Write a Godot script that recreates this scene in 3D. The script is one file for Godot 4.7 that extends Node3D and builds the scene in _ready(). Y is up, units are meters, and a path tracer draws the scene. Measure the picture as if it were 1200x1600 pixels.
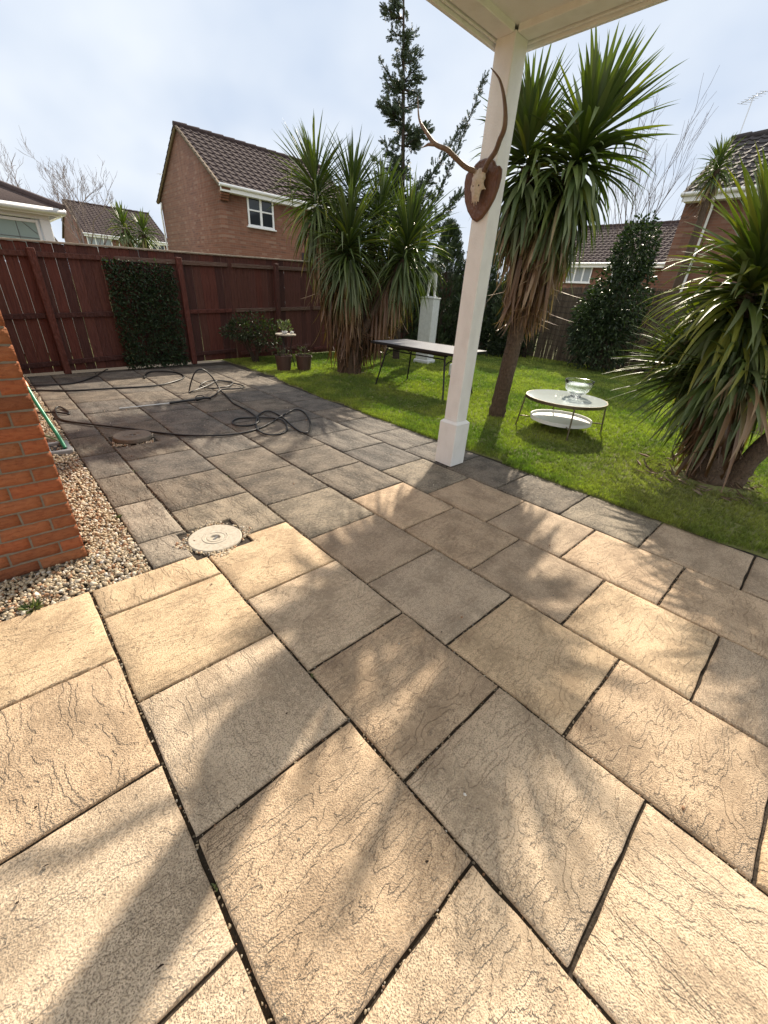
extends Node3D
# Garden patio of half-bond riven slabs; x runs across the slab rows, -z towards the brown fence.

const SUN_AZ := Vector2(0.8904, -0.4552)
const SUN_EL := 35.0
const CAM := Vector3(0, 1.514, 0)
var rng := RandomNumberGenerator.new()
var mats := {}
var used := {}

func _ready():
	rng.seed = 71
	# ---- camera, sky, sun, exposure
	var cam := Camera3D.new()
	cam.name = "camera"
	cam.position = CAM
	cam.rotation = Vector3(-0.49964, -0.77914, 0.07118)
	cam.fov = 104.32
	cam.near = 0.05
	cam.far = 600.0
	add_child(cam)
	cam.current = true
	var env := Environment.new()
	env.background_mode = Environment.BG_SKY
	var sky := Sky.new()
	var pano := PanoramaSkyMaterial.new()
	pano.panorama = sky_texture()
	pano.energy_multiplier = 0.61
	sky.sky_material = pano
	env.sky = sky
	env.tonemap_mode = Environment.TONE_MAPPER_LINEAR
	env.tonemap_exposure = 2.22
	env.sdfgi_enabled = true
	env.ssao_enabled = true
	env.ssil_enabled = true
	var we := WorldEnvironment.new()
	we.name = "world_environment"
	we.environment = env
	add_child(we)
	var sun := DirectionalLight3D.new()
	sun.name = "sun"
	sun.light_energy = 1.16
	sun.light_color = Color(1.0, 0.945, 0.86)
	sun.light_angular_distance = 0.7
	sun.shadow_enabled = true
	add_child(sun)
	var e := deg_to_rad(SUN_EL)
	var to_sun := Vector3(SUN_AZ.x * cos(e), sin(e), SUN_AZ.y * cos(e))
	sun.look_at_from_position(to_sun * 50.0, Vector3.ZERO, Vector3.UP)
	# ---- materials, then the large structure, then the objects
	make_materials()
	build_ground()
	build_patio()
	build_gravel()
	build_lawn()
	build_near_house()
	build_porch()
	build_fence()
	build_reed_screen()
	build_houses()
	print("structure done ", Time.get_ticks_msec())
	build_palms()
	print("palms done ", Time.get_ticks_msec())
	build_trees()
	build_shrubs()
	print("plants done ", Time.get_ticks_msec())
	build_tables()
	build_pots()
	build_statue()
	build_trophy()
	build_hoses()
	build_covers()
	build_litter()
	print("all done ", Time.get_ticks_msec())

# ------------------------------------------------------------------ helpers
func rnd(a: float, b: float) -> float:
	return rng.randf_range(a, b)

func lin(r: float, g: float, b: float) -> Color:
	return Color(r, g, b).linear_to_srgb()

func fresh(called: String) -> String:
	if not used.has(called):
		used[called] = 0
		return called
	used[called] += 1
	return "%s_%03d" % [called, used[called]]

func thing(called: String, label: String, category: String, at := Vector3.ZERO, turn := 0.0, group := "") -> Node3D:
	var o := Node3D.new()
	o.name = fresh(called)
	add_child(o)
	o.position = at
	o.rotation.y = turn
	tag(o, label, category, group)
	return o

func tag(o: Node, label: String, category: String, group := ""):
	o.set_meta("label", label)
	o.set_meta("category", category)
	if group != "":
		o.set_meta("group", group)

func part(parent: Node, called: String, mesh: Mesh, m: Material, xf := Transform3D.IDENTITY) -> MeshInstance3D:
	var o := MeshInstance3D.new()
	o.name = called
	o.mesh = mesh
	o.material_override = m
	o.transform = xf
	parent.add_child(o, true)
	return o

func at(x: float, y: float, z: float) -> Transform3D:
	return Transform3D(Basis.IDENTITY, Vector3(x, y, z))

func structure(called: String, mesh: Mesh, m: Material) -> MeshInstance3D:
	var o := part(self, called, mesh, m)
	o.set_meta("kind", "structure")
	return o

func swarm(parent: Node, called: String, mesh: Mesh, m: Material, xfs: Array, cols: Array) -> MultiMeshInstance3D:
	var mm := MultiMesh.new()
	mm.transform_format = MultiMesh.TRANSFORM_3D
	mm.use_colors = true
	mm.mesh = mesh
	mm.instance_count = xfs.size()
	for i in xfs.size():
		mm.set_instance_transform(i, xfs[i])
		mm.set_instance_color(i, cols[i])
	var o := MultiMeshInstance3D.new()
	o.name = called
	o.multimesh = mm
	o.material_override = m
	o.set_meta("kind", "stuff")
	parent.add_child(o, true)
	return o

func begin() -> SurfaceTool:
	var st := SurfaceTool.new()
	st.begin(Mesh.PRIMITIVE_TRIANGLES)
	return st

func done(st: SurfaceTool) -> ArrayMesh:
	st.generate_normals()
	return st.commit()

func quad(st: SurfaceTool, a: Vector3, b: Vector3, c: Vector3, d: Vector3):
	# a b c d run counter-clockwise seen from outside
	for v in [a, c, b, a, d, c]:
		st.add_vertex(v)

func tri(st: SurfaceTool, a: Vector3, b: Vector3, c: Vector3):
	for v in [a, c, b]:
		st.add_vertex(v)

# a box with chamfered edges, appended to st
func bev(st: SurfaceTool, size: Vector3, at_: Vector3, b := 0.004, basis := Basis.IDENTITY):
	var h := size * 0.5
	b = min(b, min(h.x, min(h.y, h.z)) * 0.8)
	st.set_smooth_group(-1)
	var ax := [Vector3.RIGHT, Vector3.UP, Vector3.BACK]
	var p := func(v: Vector3) -> Vector3: return at_ + basis * v
	for i in 3:
		var u: Vector3 = ax[(i + 1) % 3]
		var w: Vector3 = ax[(i + 2) % 3]
		var hn: float = h[i]
		var hu: float = h[(i + 1) % 3] - b
		var hw: float = h[(i + 2) % 3] - b
		for s in [-1.0, 1.0]:
			var n: Vector3 = ax[i] * s * hn
			var q := [p.call(n - u * hu - w * hw), p.call(n + u * hu - w * hw), p.call(n + u * hu + w * hw), p.call(n - u * hu + w * hw)]
			if s > 0:
				quad(st, q[0], q[1], q[2], q[3])
			else:
				quad(st, q[3], q[2], q[1], q[0])
			# the chamfer towards +-u
			for t in [-1.0, 1.0]:
				var a0: Vector3 = p.call(ax[i] * s * hn + u * t * hu - w * hw)
				var a1: Vector3 = p.call(ax[i] * s * hn + u * t * hu + w * hw)
				var b0: Vector3 = p.call(ax[i] * s * (hn - b) + u * t * (hu + b) - w * hw)
				var b1: Vector3 = p.call(ax[i] * s * (hn - b) + u * t * (hu + b) + w * hw)
				if s * t > 0:
					quad(st, a0, b0, b1, a1)
				else:
					quad(st, a1, b1, b0, a0)
	for sx in [-1.0, 1.0]:
		for sy in [-1.0, 1.0]:
			for sz in [-1.0, 1.0]:
				var s3 := Vector3(sx, sy, sz)
				var c0: Vector3 = p.call(s3 * Vector3(h.x, h.y - b, h.z - b))
				var c1: Vector3 = p.call(s3 * Vector3(h.x - b, h.y, h.z - b))
				var c2: Vector3 = p.call(s3 * Vector3(h.x - b, h.y - b, h.z))
				if sx * sy * sz > 0:
					tri(st, c0, c1, c2)
				else:
					tri(st, c0, c2, c1)

var box_cache := {}
func box(x: float, y: float, z: float, b := 0.004) -> ArrayMesh:
	var k := "%.4f %.4f %.4f %.4f" % [x, y, z, b]
	if not box_cache.has(k):
		var st := begin()
		bev(st, Vector3(x, y, z), Vector3.ZERO, b)
		box_cache[k] = done(st)
	return box_cache[k]

# a tube through pts with a radius per point
func tube(st: SurfaceTool, pts: Array, radii: Array, sides := 8, caps := true):
	st.set_smooth_group(0)
	var rings := []
	var up := Vector3(0.31, 0.2, 0.93).normalized()
	for i in pts.size():
		var d: Vector3 = (pts[min(i + 1, pts.size() - 1)] - pts[max(i - 1, 0)])
		d = d.normalized() if d.length() > 1e-7 else Vector3.UP
		var x := up - d * up.dot(d)
		if x.length() < 0.05:
			x = Vector3(1, 0.1, 0.2) - d * Vector3(1, 0.1, 0.2).dot(d)
		x = x.normalized()
		up = x
		var y := d.cross(x)
		var r: float = radii[i] if i < radii.size() else radii[-1]
		var ring := []
		for k in sides:
			var a := TAU * k / sides
			ring.append(pts[i] + (x * cos(a) + y * sin(a)) * r)
		rings.append(ring)
	for i in rings.size() - 1:
		for k in sides:
			var k2: int = (k + 1) % sides
			quad(st, rings[i][k], rings[i][k2], rings[i + 1][k2], rings[i + 1][k])
	if caps:
		st.set_smooth_group(-1)
		for k in range(1, sides - 1):
			tri(st, rings[0][0], rings[0][k + 1], rings[0][k])
			tri(st, rings[-1][0], rings[-1][k], rings[-1][k + 1])

# a lathe about y: profile of Vector2(radius, height), from bottom outside to wherever it ends
func lathe(st: SurfaceTool, prof: Array, sides := 32, c := Vector3.ZERO, smooth := true):
	st.set_smooth_group(0 if smooth else -1)
	for i in prof.size() - 1:
		for k in sides:
			var a := TAU * k / sides
			var b := TAU * (k + 1) / sides
			var p: Vector2 = prof[i]
			var q: Vector2 = prof[i + 1]
			var v := [c + Vector3(p.x * cos(a), p.y, p.x * sin(a)), c + Vector3(p.x * cos(b), p.y, p.x * sin(b)), c + Vector3(q.x * cos(b), q.y, q.x * sin(b)), c + Vector3(q.x * cos(a), q.y, q.x * sin(a))]
			if p.x > 1e-6:
				tri(st, v[0], v[2], v[1])
			if q.x > 1e-6:
				tri(st, v[0], v[3], v[2])

func smooth_path(pts: Array, step := 5) -> Array:
	var out := []
	for i in pts.size() - 1:
		var p0: Vector3 = pts[max(i - 1, 0)]
		var p1: Vector3 = pts[i]
		var p2: Vector3 = pts[i + 1]
		var p3: Vector3 = pts[min(i + 2, pts.size() - 1)]
		for k in step:
			out.append(p1.cubic_interpolate(p2, p0, p3, float(k) / step))
	out.append(pts[-1])
	return out

# smooth union of tapered capsules [a, ra, b, rb] as one continuous surface (surface nets)
func sdf_mesh(bones: Array, cell: float, blend: float) -> ArrayMesh:
	var lo := Vector3.INF
	var hi := -Vector3.INF
	for b in bones:
		for k in [0, 2]:
			var p: Vector3 = b[k]
			var r: float = b[k + 1] + blend
			lo = lo.min(p - Vector3.ONE * r)
			hi = hi.max(p + Vector3.ONE * r)
	lo -= Vector3.ONE * cell * 2
	var n := Vector3i(((hi - lo) / cell).ceil()) + Vector3i(3, 3, 3)
	var f := PackedFloat32Array()
	f.resize(n.x * n.y * n.z)
	for z in n.z:
		for y in n.y:
			for x in n.x:
				var p := lo + Vector3(x, y, z) * cell
				var d := 1e3
				for b in bones:
					var a: Vector3 = b[0]
					var ab: Vector3 = b[2] - a
					var t: float = clamp((p - a).dot(ab) / max(ab.length_squared(), 1e-9), 0.0, 1.0)
					var e: float = p.distance_to(a + ab * t) - lerp(b[1], b[3], t)
					if e < d + blend:
						var h: float = clamp(0.5 + 0.5 * (d - e) / blend, 0.0, 1.0)
						d = lerp(d, e, h) - blend * h * (1.0 - h)
				f[x + n.x * (y + n.y * z)] = d
	var ids := {}
	var pos := []
	var off := [0, 1, n.x, n.x + 1, n.x * n.y, n.x * n.y + 1, n.x * n.y + n.x, n.x * n.y + n.x + 1]
	for z in n.z - 1:
		for y in n.y - 1:
			for x in n.x - 1:
				var i := x + n.x * (y + n.y * z)
				var mask := 0
				for k in 8:
					if f[i + off[k]] < 0:
						mask |= 1 << k
				if mask == 0 or mask == 255:
					continue
				var sum := Vector3.ZERO
				var cnt := 0
				for k in 8:
					for b in [1, 2, 4]:
						if k & b:
							continue
						var k2: int = k | b
						var fa := f[i + off[k]]
						var fb := f[i + off[k2]]
						if (fa < 0) != (fb < 0):
							var t := fa / (fa - fb)
							var ca := Vector3(k & 1, (k >> 1) & 1, k >> 2)
							var cb := Vector3(k2 & 1, (k2 >> 1) & 1, k2 >> 2)
							sum += ca.lerp(cb, t)
							cnt += 1
				ids[i] = pos.size()
				pos.append(lo + (Vector3(x, y, z) + sum / cnt) * cell)
	var st := begin()
	st.set_smooth_group(0)
	for v in pos:
		st.add_vertex(v)
	var ex := [1, n.x, n.x * n.y]
	for i in ids:
		for d in 3:
			var j: int = i + ex[d]
			if (f[i] < 0) == (f[j] < 0):
				continue
			var u: int = ex[(d + 1) % 3]
			var w: int = ex[(d + 2) % 3]
			if not (ids.has(i - u) and ids.has(i - w) and ids.has(i - u - w)):
				continue
			var q := [ids[i], ids[i - u], ids[i - u - w], ids[i - w]]
			if f[i] < 0:
				q.reverse()
			for k in [0, 1, 2, 0, 2, 3]:
				st.add_index(q[k])
	st.generate_normals()
	return st.commit()

# ------------------------------------------------------------------ textures and materials
func noise(freq: float, seed_: int, oct := 4, kind := FastNoiseLite.TYPE_SIMPLEX_SMOOTH) -> FastNoiseLite:
	var n := FastNoiseLite.new()
	n.noise_type = kind
	n.seed = seed_
	n.frequency = freq
	n.fractal_octaves = oct
	n.fractal_type = FastNoiseLite.FRACTAL_FBM if oct > 1 else FastNoiseLite.FRACTAL_NONE
	return n

func field(size: int, freq: float, seed_: int, oct := 4, warp := 0.0, kind := FastNoiseLite.TYPE_SIMPLEX_SMOOTH) -> PackedByteArray:
	var n := noise(freq, seed_, oct, kind)
	if warp > 0:
		n.domain_warp_enabled = true
		n.domain_warp_amplitude = warp
		n.domain_warp_frequency = freq * 1.7
		n.domain_warp_fractal_octaves = 3
	var im := n.get_seamless_image(size, size, false, false, 0.12, true)
	im.convert(Image.FORMAT_L8)
	return im.get_data()

# a mottled colour texture: ramp over two noises
func mottle(size: int, freq: float, seed_: int, colors: Array, fine := 0.25, freq2 := 0.35) -> ImageTexture:
	var a := field(size, freq, seed_, 5, 6.0)
	var b := field(size, freq2, seed_ + 7, 2)
	var lut := []
	var g := Gradient.new()
	g.offsets = PackedFloat32Array()
	g.colors = PackedColorArray()
	var offs := PackedFloat32Array()
	var cs := PackedColorArray()
	for i in colors.size():
		offs.append(float(i) / (colors.size() - 1))
		cs.append(colors[i])
	g.offsets = offs
	g.colors = cs
	for i in 512:
		lut.append(g.sample(i / 511.0).linear_to_srgb())
	var out := PackedByteArray()
	out.resize(size * size * 3)
	var wb := fine * 2.0
	for i in size * size:
		var v: int = clampi(int(a[i] * 2.0 * (1.0 - fine) + b[i] * wb), 0, 511)
		var c: Color = lut[v]
		out[i * 3] = c.r8
		out[i * 3 + 1] = c.g8
		out[i * 3 + 2] = c.b8
	var im := Image.create_from_data(size, size, false, Image.FORMAT_RGB8, out)
	im.generate_mipmaps()
	return ImageTexture.create_from_image(im)

func bump(size: int, freq: float, seed_: int, strength: float, oct := 5) -> ImageTexture:
	var n := noise(freq, seed_, oct)
	var im := n.get_seamless_image(size, size, false, false, 0.12, true)
	im.convert(Image.FORMAT_RF)
	im.bump_map_to_normal_map(strength)
	im.convert(Image.FORMAT_RGB8)
	return ImageTexture.create_from_image(im)

func plain(r: float, g: float, b: float, rough := 0.8, metal := 0.0) -> StandardMaterial3D:
	var m := StandardMaterial3D.new()
	m.albedo_color = lin(r, g, b)
	m.roughness = rough
	m.metallic = metal
	return m

func tri_mat(tex: Texture2D, nor: Texture2D, scale: Vector3, rough := 0.85, depth := 1.0, offset := Vector3.ZERO, tint := Color.WHITE, world := false) -> StandardMaterial3D:
	var m := StandardMaterial3D.new()
	m.albedo_color = tint
	m.albedo_texture = tex
	m.roughness = rough
	if nor:
		m.normal_enabled = true
		m.normal_texture = nor
		m.normal_scale = depth
	m.uv1_triplanar = true
	m.uv1_world_triplanar = world
	m.uv1_scale = scale
	m.uv1_offset = offset
	return m

func sky_texture() -> ImageTexture:
	var w := 1024
	var h := 512
	var im := Image.create(w, h, false, Image.FORMAT_RGBF)
	var n1 := noise(1.1, 5, 5)
	var n2 := noise(2.6, 9, 4)
	var e := deg_to_rad(SUN_EL)
	var s := Vector3(SUN_AZ.x * cos(e), sin(e), SUN_AZ.y * cos(e))
	var blue := Vector3(0.425, 0.515, 0.665)
	var white := Vector3(0.76, 0.795, 0.83)
	for y in h:
		var lat := (0.5 - (y + 0.5) / h) * PI
		for x in w:
			var lon := ((x + 0.5) / w - 0.5) * TAU
			var d := Vector3(sin(lon) * cos(lat), sin(lat), -cos(lon) * cos(lat))
			var c: Vector3
			if d.y < -0.02:
				c = Vector3(0.20, 0.19, 0.17)
			else:
				var q := d / (d.y + 0.35)
				var cl: float = n1.get_noise_3d(q.x, q.y * 0.4, q.z) * 0.9 + n2.get_noise_3d(q.x * 1.4, 3.0, q.z) * 0.3
				var cosa: float = d.dot(s)
				var near: float = pow(max(0.0, 0.5 + 0.5 * cosa), 2.5)
				var k: float = clamp(0.46 + cl * 0.62 + near * 1.05 + 0.16 * pow(1.0 - max(d.y, 0.0), 4.0), 0.0, 1.0)
				c = blue.lerp(white, k) * (0.97 + 0.34 * pow(max(0.0, cosa), 2.5))
			im.set_pixel(x, y, Color(c.x, c.y, c.z))
	return ImageTexture.create_from_image(im)

# riven slab skin: [colour, normal]; dirt in 0..1 is how much grime and lichen has grown on it
func stone_skin(seed_: int, dark: Vector3, light: Vector3, speck: Vector3, lichen: int, speck_at: int, ledges: float) -> Array:
	var n := 1024
	var hn := noise(0.0060, seed_, 6)
	hn.domain_warp_enabled = true
	hn.domain_warp_amplitude = 22.0
	hn.domain_warp_frequency = 0.006
	var him := hn.get_seamless_image(n, n / 3, false, false, 0.12, true)
	him.convert(Image.FORMAT_L8)
	him.resize(n, n, Image.INTERPOLATE_CUBIC)      # bedding of the stone runs one way
	var hh := him.get_data()
	var bl := field(n, 0.0035, seed_ + 1, 4, 30.0)
	var sp := field(n, 0.125, seed_ + 2, 3, 0.0, FastNoiseLite.TYPE_SIMPLEX)
	var fi := field(n, 0.5, seed_ + 3, 2, 0.0, FastNoiseLite.TYPE_VALUE)
	var li := field(n, 0.035, seed_ + 4, 3, 8.0)
	var terr := PackedFloat32Array()
	var crease := PackedFloat32Array()  # where shade is painted along the ledge steps
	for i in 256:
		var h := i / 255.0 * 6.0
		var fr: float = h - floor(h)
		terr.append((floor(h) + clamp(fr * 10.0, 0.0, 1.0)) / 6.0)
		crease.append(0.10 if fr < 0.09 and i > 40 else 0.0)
	var hb := PackedByteArray()
	hb.resize(n * n)
	var out := PackedByteArray()
	out.resize(n * n * 3)
	var lut := []
	for i in 256:
		var c := dark.lerp(light, smoothstep(0.12, 0.85, i / 255.0))
		lut.append(lin(c.x, c.y, c.z))
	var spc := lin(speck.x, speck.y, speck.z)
	var lic := lin(0.42, 0.38, 0.31)
	for i in n * n:
		var h: int = hh[i]
		hb[i] = clampi(int(terr[h] * 175.0 * ledges + h * 0.14 + sp[i] * 0.06 + fi[i] * 0.06), 0, 255)
		var c: Color = lut[clampi(int((bl[i] * 0.36 + li[i] * 0.26 + sp[i] * 0.22 + fi[i] * 0.16 - 128.0) * 2.0 + 128.0), 0, 255)]
		if sp[i] + fi[i] * 0.5 < speck_at:
			c = c.lerp(spc, 0.62)
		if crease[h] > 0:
			c = c.lerp(spc, 0.20)  # ledge shadow painted into the colour as a dark line
		if li[i] > lichen:
			c = c.lerp(lic, 0.7)
		out[i * 3] = c.r8
		out[i * 3 + 1] = c.g8
		out[i * 3 + 2] = c.b8
	var im := Image.create_from_data(n, n, false, Image.FORMAT_RGB8, out)
	im.generate_mipmaps()
	var nm := Image.create_from_data(n, n, false, Image.FORMAT_L8, hb)
	nm.convert(Image.FORMAT_RF)
	nm.bump_map_to_normal_map(38.0)
	nm.convert(Image.FORMAT_RGB8)
	return [ImageTexture.create_from_image(im), ImageTexture.create_from_image(nm)]

func skin_mat(sk: Array, tint := Color.WHITE, depth := 1.0) -> StandardMaterial3D:
	var m := StandardMaterial3D.new()
	m.albedo_color = tint
	m.albedo_texture = sk[0]
	m.normal_enabled = true
	m.normal_texture = sk[1]
	m.normal_scale = depth
	m.roughness = 0.82
	return m

# brickwork too far away to tell bricks apart: fine coursing and tone only
func far_brick_texture() -> ImageTexture:
	var n := 576
	var g := RandomNumberGenerator.new()
	g.seed = 5
	var im := Image.create(n, n, false, Image.FORMAT_RGB8)
	im.fill(lin(0.175, 0.120, 0.088))
	for c in 24:
		for b in range(-1, 8):
			var t := g.randf()
			var col := Vector3(0.112, 0.038, 0.019).lerp(Vector3(0.200, 0.078, 0.040), t)
			if g.randf() < 0.10:
				col *= 0.62
			elif g.randf() < 0.08:
				col = Vector3(0.24, 0.135, 0.085)
			var x := b * 72 + (36 if c % 2 == 1 else 0)
			im.fill_rect(Rect2i(x, c * 24, 69, 21), lin(col.x, col.y, col.z))
			if x + 69 > n:
				im.fill_rect(Rect2i(0, c * 24, x + 69 - n, 21), lin(col.x, col.y, col.z))
	im.generate_mipmaps()
	return ImageTexture.create_from_image(im)

func make_materials():
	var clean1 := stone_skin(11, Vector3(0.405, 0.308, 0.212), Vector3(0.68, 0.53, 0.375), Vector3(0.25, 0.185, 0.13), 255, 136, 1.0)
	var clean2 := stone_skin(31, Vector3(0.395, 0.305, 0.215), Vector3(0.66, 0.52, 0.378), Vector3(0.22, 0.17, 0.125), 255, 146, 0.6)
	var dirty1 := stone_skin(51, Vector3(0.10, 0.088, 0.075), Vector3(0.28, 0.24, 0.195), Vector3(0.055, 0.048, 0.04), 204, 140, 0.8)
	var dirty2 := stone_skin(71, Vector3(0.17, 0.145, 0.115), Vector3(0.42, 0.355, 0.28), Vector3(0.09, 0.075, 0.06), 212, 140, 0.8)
	print("skins ", Time.get_ticks_msec())
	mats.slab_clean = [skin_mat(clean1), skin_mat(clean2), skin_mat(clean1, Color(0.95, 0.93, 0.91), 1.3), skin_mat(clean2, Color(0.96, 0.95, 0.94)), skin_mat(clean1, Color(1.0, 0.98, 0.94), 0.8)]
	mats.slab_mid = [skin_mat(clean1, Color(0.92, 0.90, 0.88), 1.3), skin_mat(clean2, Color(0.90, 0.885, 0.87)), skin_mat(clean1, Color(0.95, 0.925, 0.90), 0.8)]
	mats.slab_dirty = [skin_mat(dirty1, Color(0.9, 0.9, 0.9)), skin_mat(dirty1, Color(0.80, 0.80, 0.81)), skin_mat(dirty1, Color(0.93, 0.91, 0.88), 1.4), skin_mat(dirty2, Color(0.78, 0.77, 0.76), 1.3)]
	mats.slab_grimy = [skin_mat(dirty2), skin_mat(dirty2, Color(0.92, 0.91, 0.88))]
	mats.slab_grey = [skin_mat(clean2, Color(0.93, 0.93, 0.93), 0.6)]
	var rough_n := bump(512, 0.05, 3, 5.0)
	var fine_n := bump(512, 0.14, 4, 4.0, 3)
	mats.rough_n = rough_n
	mats.fine_n = fine_n
	var soil := mottle(512, 0.02, 5, [Color(0.018, 0.013, 0.009), Color(0.055, 0.042, 0.030)], 0.5)
	mats.soil = tri_mat(soil, rough_n, Vector3.ONE * 1.6, 0.95, 1.0, Vector3.ZERO, Color.WHITE, true)
	var thatch := mottle(512, 0.02, 8, [Color(0.08, 0.09, 0.035), Color(0.17, 0.185, 0.06), Color(0.28, 0.25, 0.12)], 0.5)
	mats.thatch = tri_mat(thatch, rough_n, Vector3.ONE * 1.1, 0.95, 1.0, Vector3.ZERO, Color.WHITE, true)
	mats.bed = tri_mat(mottle(256, 0.05, 9, [Color(0.12, 0.09, 0.06), Color(0.30, 0.24, 0.17)], 0.5), rough_n, Vector3.ONE * 2.0, 0.95, 1.0, Vector3.ZERO, Color.WHITE, true)
	# rustic bricks
	mats.brick = []
	var bt := mottle(512, 0.014, 21, [Color(0.13, 0.036, 0.014), Color(0.27, 0.086, 0.034), Color(0.33, 0.118, 0.048), Color(0.18, 0.052, 0.020)], 0.3)
	var bn := bump(512, 0.02, 22, 12.0)
	for i in 5:
		var t: Color = [Color(1, 1, 1), Color(0.92, 0.9, 0.88), Color(1, 0.93, 0.9), Color(0.84, 0.82, 0.82), Color(0.97, 1, 1)][i]
		mats.brick.append(tri_mat(bt, bn, Vector3(2.2, 7.0, 4.0), 0.9, 1.0, Vector3(0.37 * i, 0.21 * i, 0.13 * i), t))
	mats.mortar = tri_mat(mottle(256, 0.05, 23, [Color(0.15, 0.125, 0.095), Color(0.26, 0.22, 0.17)], 0.5), fine_n, Vector3.ONE * 4.0, 0.95, 1.0, Vector3.ZERO, Color.WHITE, true)
	# painted white timber
	mats.white_paint = tri_mat(mottle(512, 0.008, 25, [Color(0.70, 0.69, 0.67), Color(0.79, 0.785, 0.77), Color(0.83, 0.825, 0.81)], 0.25), fine_n, Vector3(1.4, 0.7, 1.4), 0.5, 0.25)
	mats.soffit = tri_mat(mottle(512, 0.008, 26, [Color(0.72, 0.71, 0.69), Color(0.79, 0.785, 0.77)], 0.2), fine_n, Vector3.ONE, 0.55, 0.2)
	mats.upvc = plain(0.80, 0.80, 0.80, 0.35)
	mats.lead = plain(0.16, 0.16, 0.17, 0.6)
	# brown stained fence
	var ft := mottle(512, 0.012, 27, [Color(0.040, 0.013, 0.010), Color(0.085, 0.027, 0.020), Color(0.115, 0.040, 0.028), Color(0.07, 0.024, 0.018)], 0.3)
	mats.fence = []
	for i in 6:
		var t: Color = [Color(1, 1, 1), Color(0.88, 0.86, 0.86), Color(1, 0.94, 0.9), Color(0.78, 0.76, 0.78), Color(0.95, 0.95, 0.92), Color(1, 0.9, 0.86)][i]
		mats.fence.append(tri_mat(ft, bump(256, 0.06, 28, 5.0) if i == 0 else mats.fence[0].normal_texture, Vector3(5.0, 0.45, 5.0), 0.82, 1.0, Vector3(0.31 * i, 0.17 * i, 0.7 * i), t))
	mats.fence_worn = tri_mat(mottle(512, 0.014, 29, [Color(0.07, 0.03, 0.022), Color(0.13, 0.075, 0.055), Color(0.20, 0.15, 0.12)], 0.35), mats.fence[0].normal_texture, Vector3(0.5, 4.0, 4.0), 0.88)
	mats.coping = tri_mat(mottle(512, 0.014, 30, [Color(0.16, 0.12, 0.09), Color(0.32, 0.27, 0.21), Color(0.40, 0.35, 0.28)], 0.35), mats.fence[0].normal_texture, Vector3(0.5, 4.0, 4.0), 0.9)
	# far buildings
	mats.far_brick = tri_mat(far_brick_texture(), null, Vector3.ONE / 1.8, 0.92)
	mats.roof_tile = tri_mat(mottle(512, 0.02, 34, [Color(0.030, 0.019, 0.018), Color(0.055, 0.035, 0.033), Color(0.080, 0.053, 0.050)], 0.4), fine_n, Vector3.ONE * 0.9, 0.95)
	mats.roof_dark = tri_mat(mottle(512, 0.02, 35, [Color(0.024, 0.019, 0.019), Color(0.050, 0.038, 0.038)], 0.4), fine_n, Vector3.ONE * 0.9, 0.8)
	mats.glass_dark = plain(0.02, 0.025, 0.03, 0.06)
	mats.glass_net = plain(0.30, 0.33, 0.36, 0.12)
	# plants
	mats.leaf = StandardMaterial3D.new()
	mats.leaf.vertex_color_use_as_albedo = true
	mats.leaf.roughness = 0.44
	mats.leaf.backlight_enabled = true
	mats.leaf.backlight = Color(0.62, 0.70, 0.25)
	mats.leaf.cull_mode = BaseMaterial3D.CULL_DISABLED
	mats.dull_leaf = mats.leaf.duplicate()
	mats.dull_leaf.roughness = 0.55
	mats.dull_leaf.backlight = Color(0.18, 0.22, 0.08)
	mats.grass = mats.leaf.duplicate()
	mats.grass.roughness = 0.6
	mats.grass.backlight = Color(0.85, 1.0, 0.45)
	mats.bark = tri_mat(mottle(512, 0.02, 37, [Color(0.030, 0.019, 0.012), Color(0.085, 0.054, 0.034), Color(0.15, 0.10, 0.065)], 0.35), bump(512, 0.04, 38, 14.0), Vector3(3.0, 1.2, 3.0), 0.92)
	mats.dark_bark = tri_mat(mottle(256, 0.03, 39, [Color(0.02, 0.014, 0.010), Color(0.075, 0.050, 0.032)], 0.35), rough_n, Vector3(3, 1.2, 3), 0.92)
	mats.twig = plain(0.14, 0.10, 0.085, 0.9)
	mats.twig_pale = plain(0.20, 0.155, 0.135, 0.9)
	mats.reed = mats.dull_leaf.duplicate()
	mats.reed.backlight_enabled = false
	mats.reed.roughness = 0.85
	# metal and the rest
	mats.black_metal = plain(0.018, 0.018, 0.020, 0.35, 0.3)
	mats.bronze = plain(0.16, 0.135, 0.095, 0.38, 0.85)
	mats.rubber = plain(0.012, 0.012, 0.013, 0.42)
	mats.steel = plain(0.55, 0.54, 0.52, 0.3, 0.9)
	mats.green_hose = plain(0.02, 0.30, 0.16, 0.35)
	mats.orange = plain(0.75, 0.20, 0.04, 0.4)
	mats.pot = tri_mat(mottle(256, 0.03, 41, [Color(0.045, 0.022, 0.018), Color(0.085, 0.042, 0.032)], 0.3), fine_n, Vector3.ONE * 3.0, 0.6, 0.5)
	mats.white_stone = tri_mat(mottle(256, 0.02, 42, [Color(0.55, 0.56, 0.55), Color(0.72, 0.73, 0.72)], 0.3), fine_n, Vector3.ONE * 2.0, 0.7, 0.6)
	mats.concrete = tri_mat(mottle(512, 0.02, 43, [Color(0.34, 0.30, 0.24), Color(0.52, 0.47, 0.39), Color(0.60, 0.55, 0.47)], 0.4), fine_n, Vector3.ONE * 3.0, 0.9, 0.8)
	mats.concrete_dirty = tri_mat(mottle(512, 0.02, 44, [Color(0.13, 0.11, 0.088), Color(0.27, 0.23, 0.185)], 0.4), fine_n, Vector3.ONE * 3.0, 0.9, 0.8)
	mats.pebble = mats.reed.duplicate()
	mats.pebble.roughness = 0.7
	print("materials ", Time.get_ticks_msec())

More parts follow.
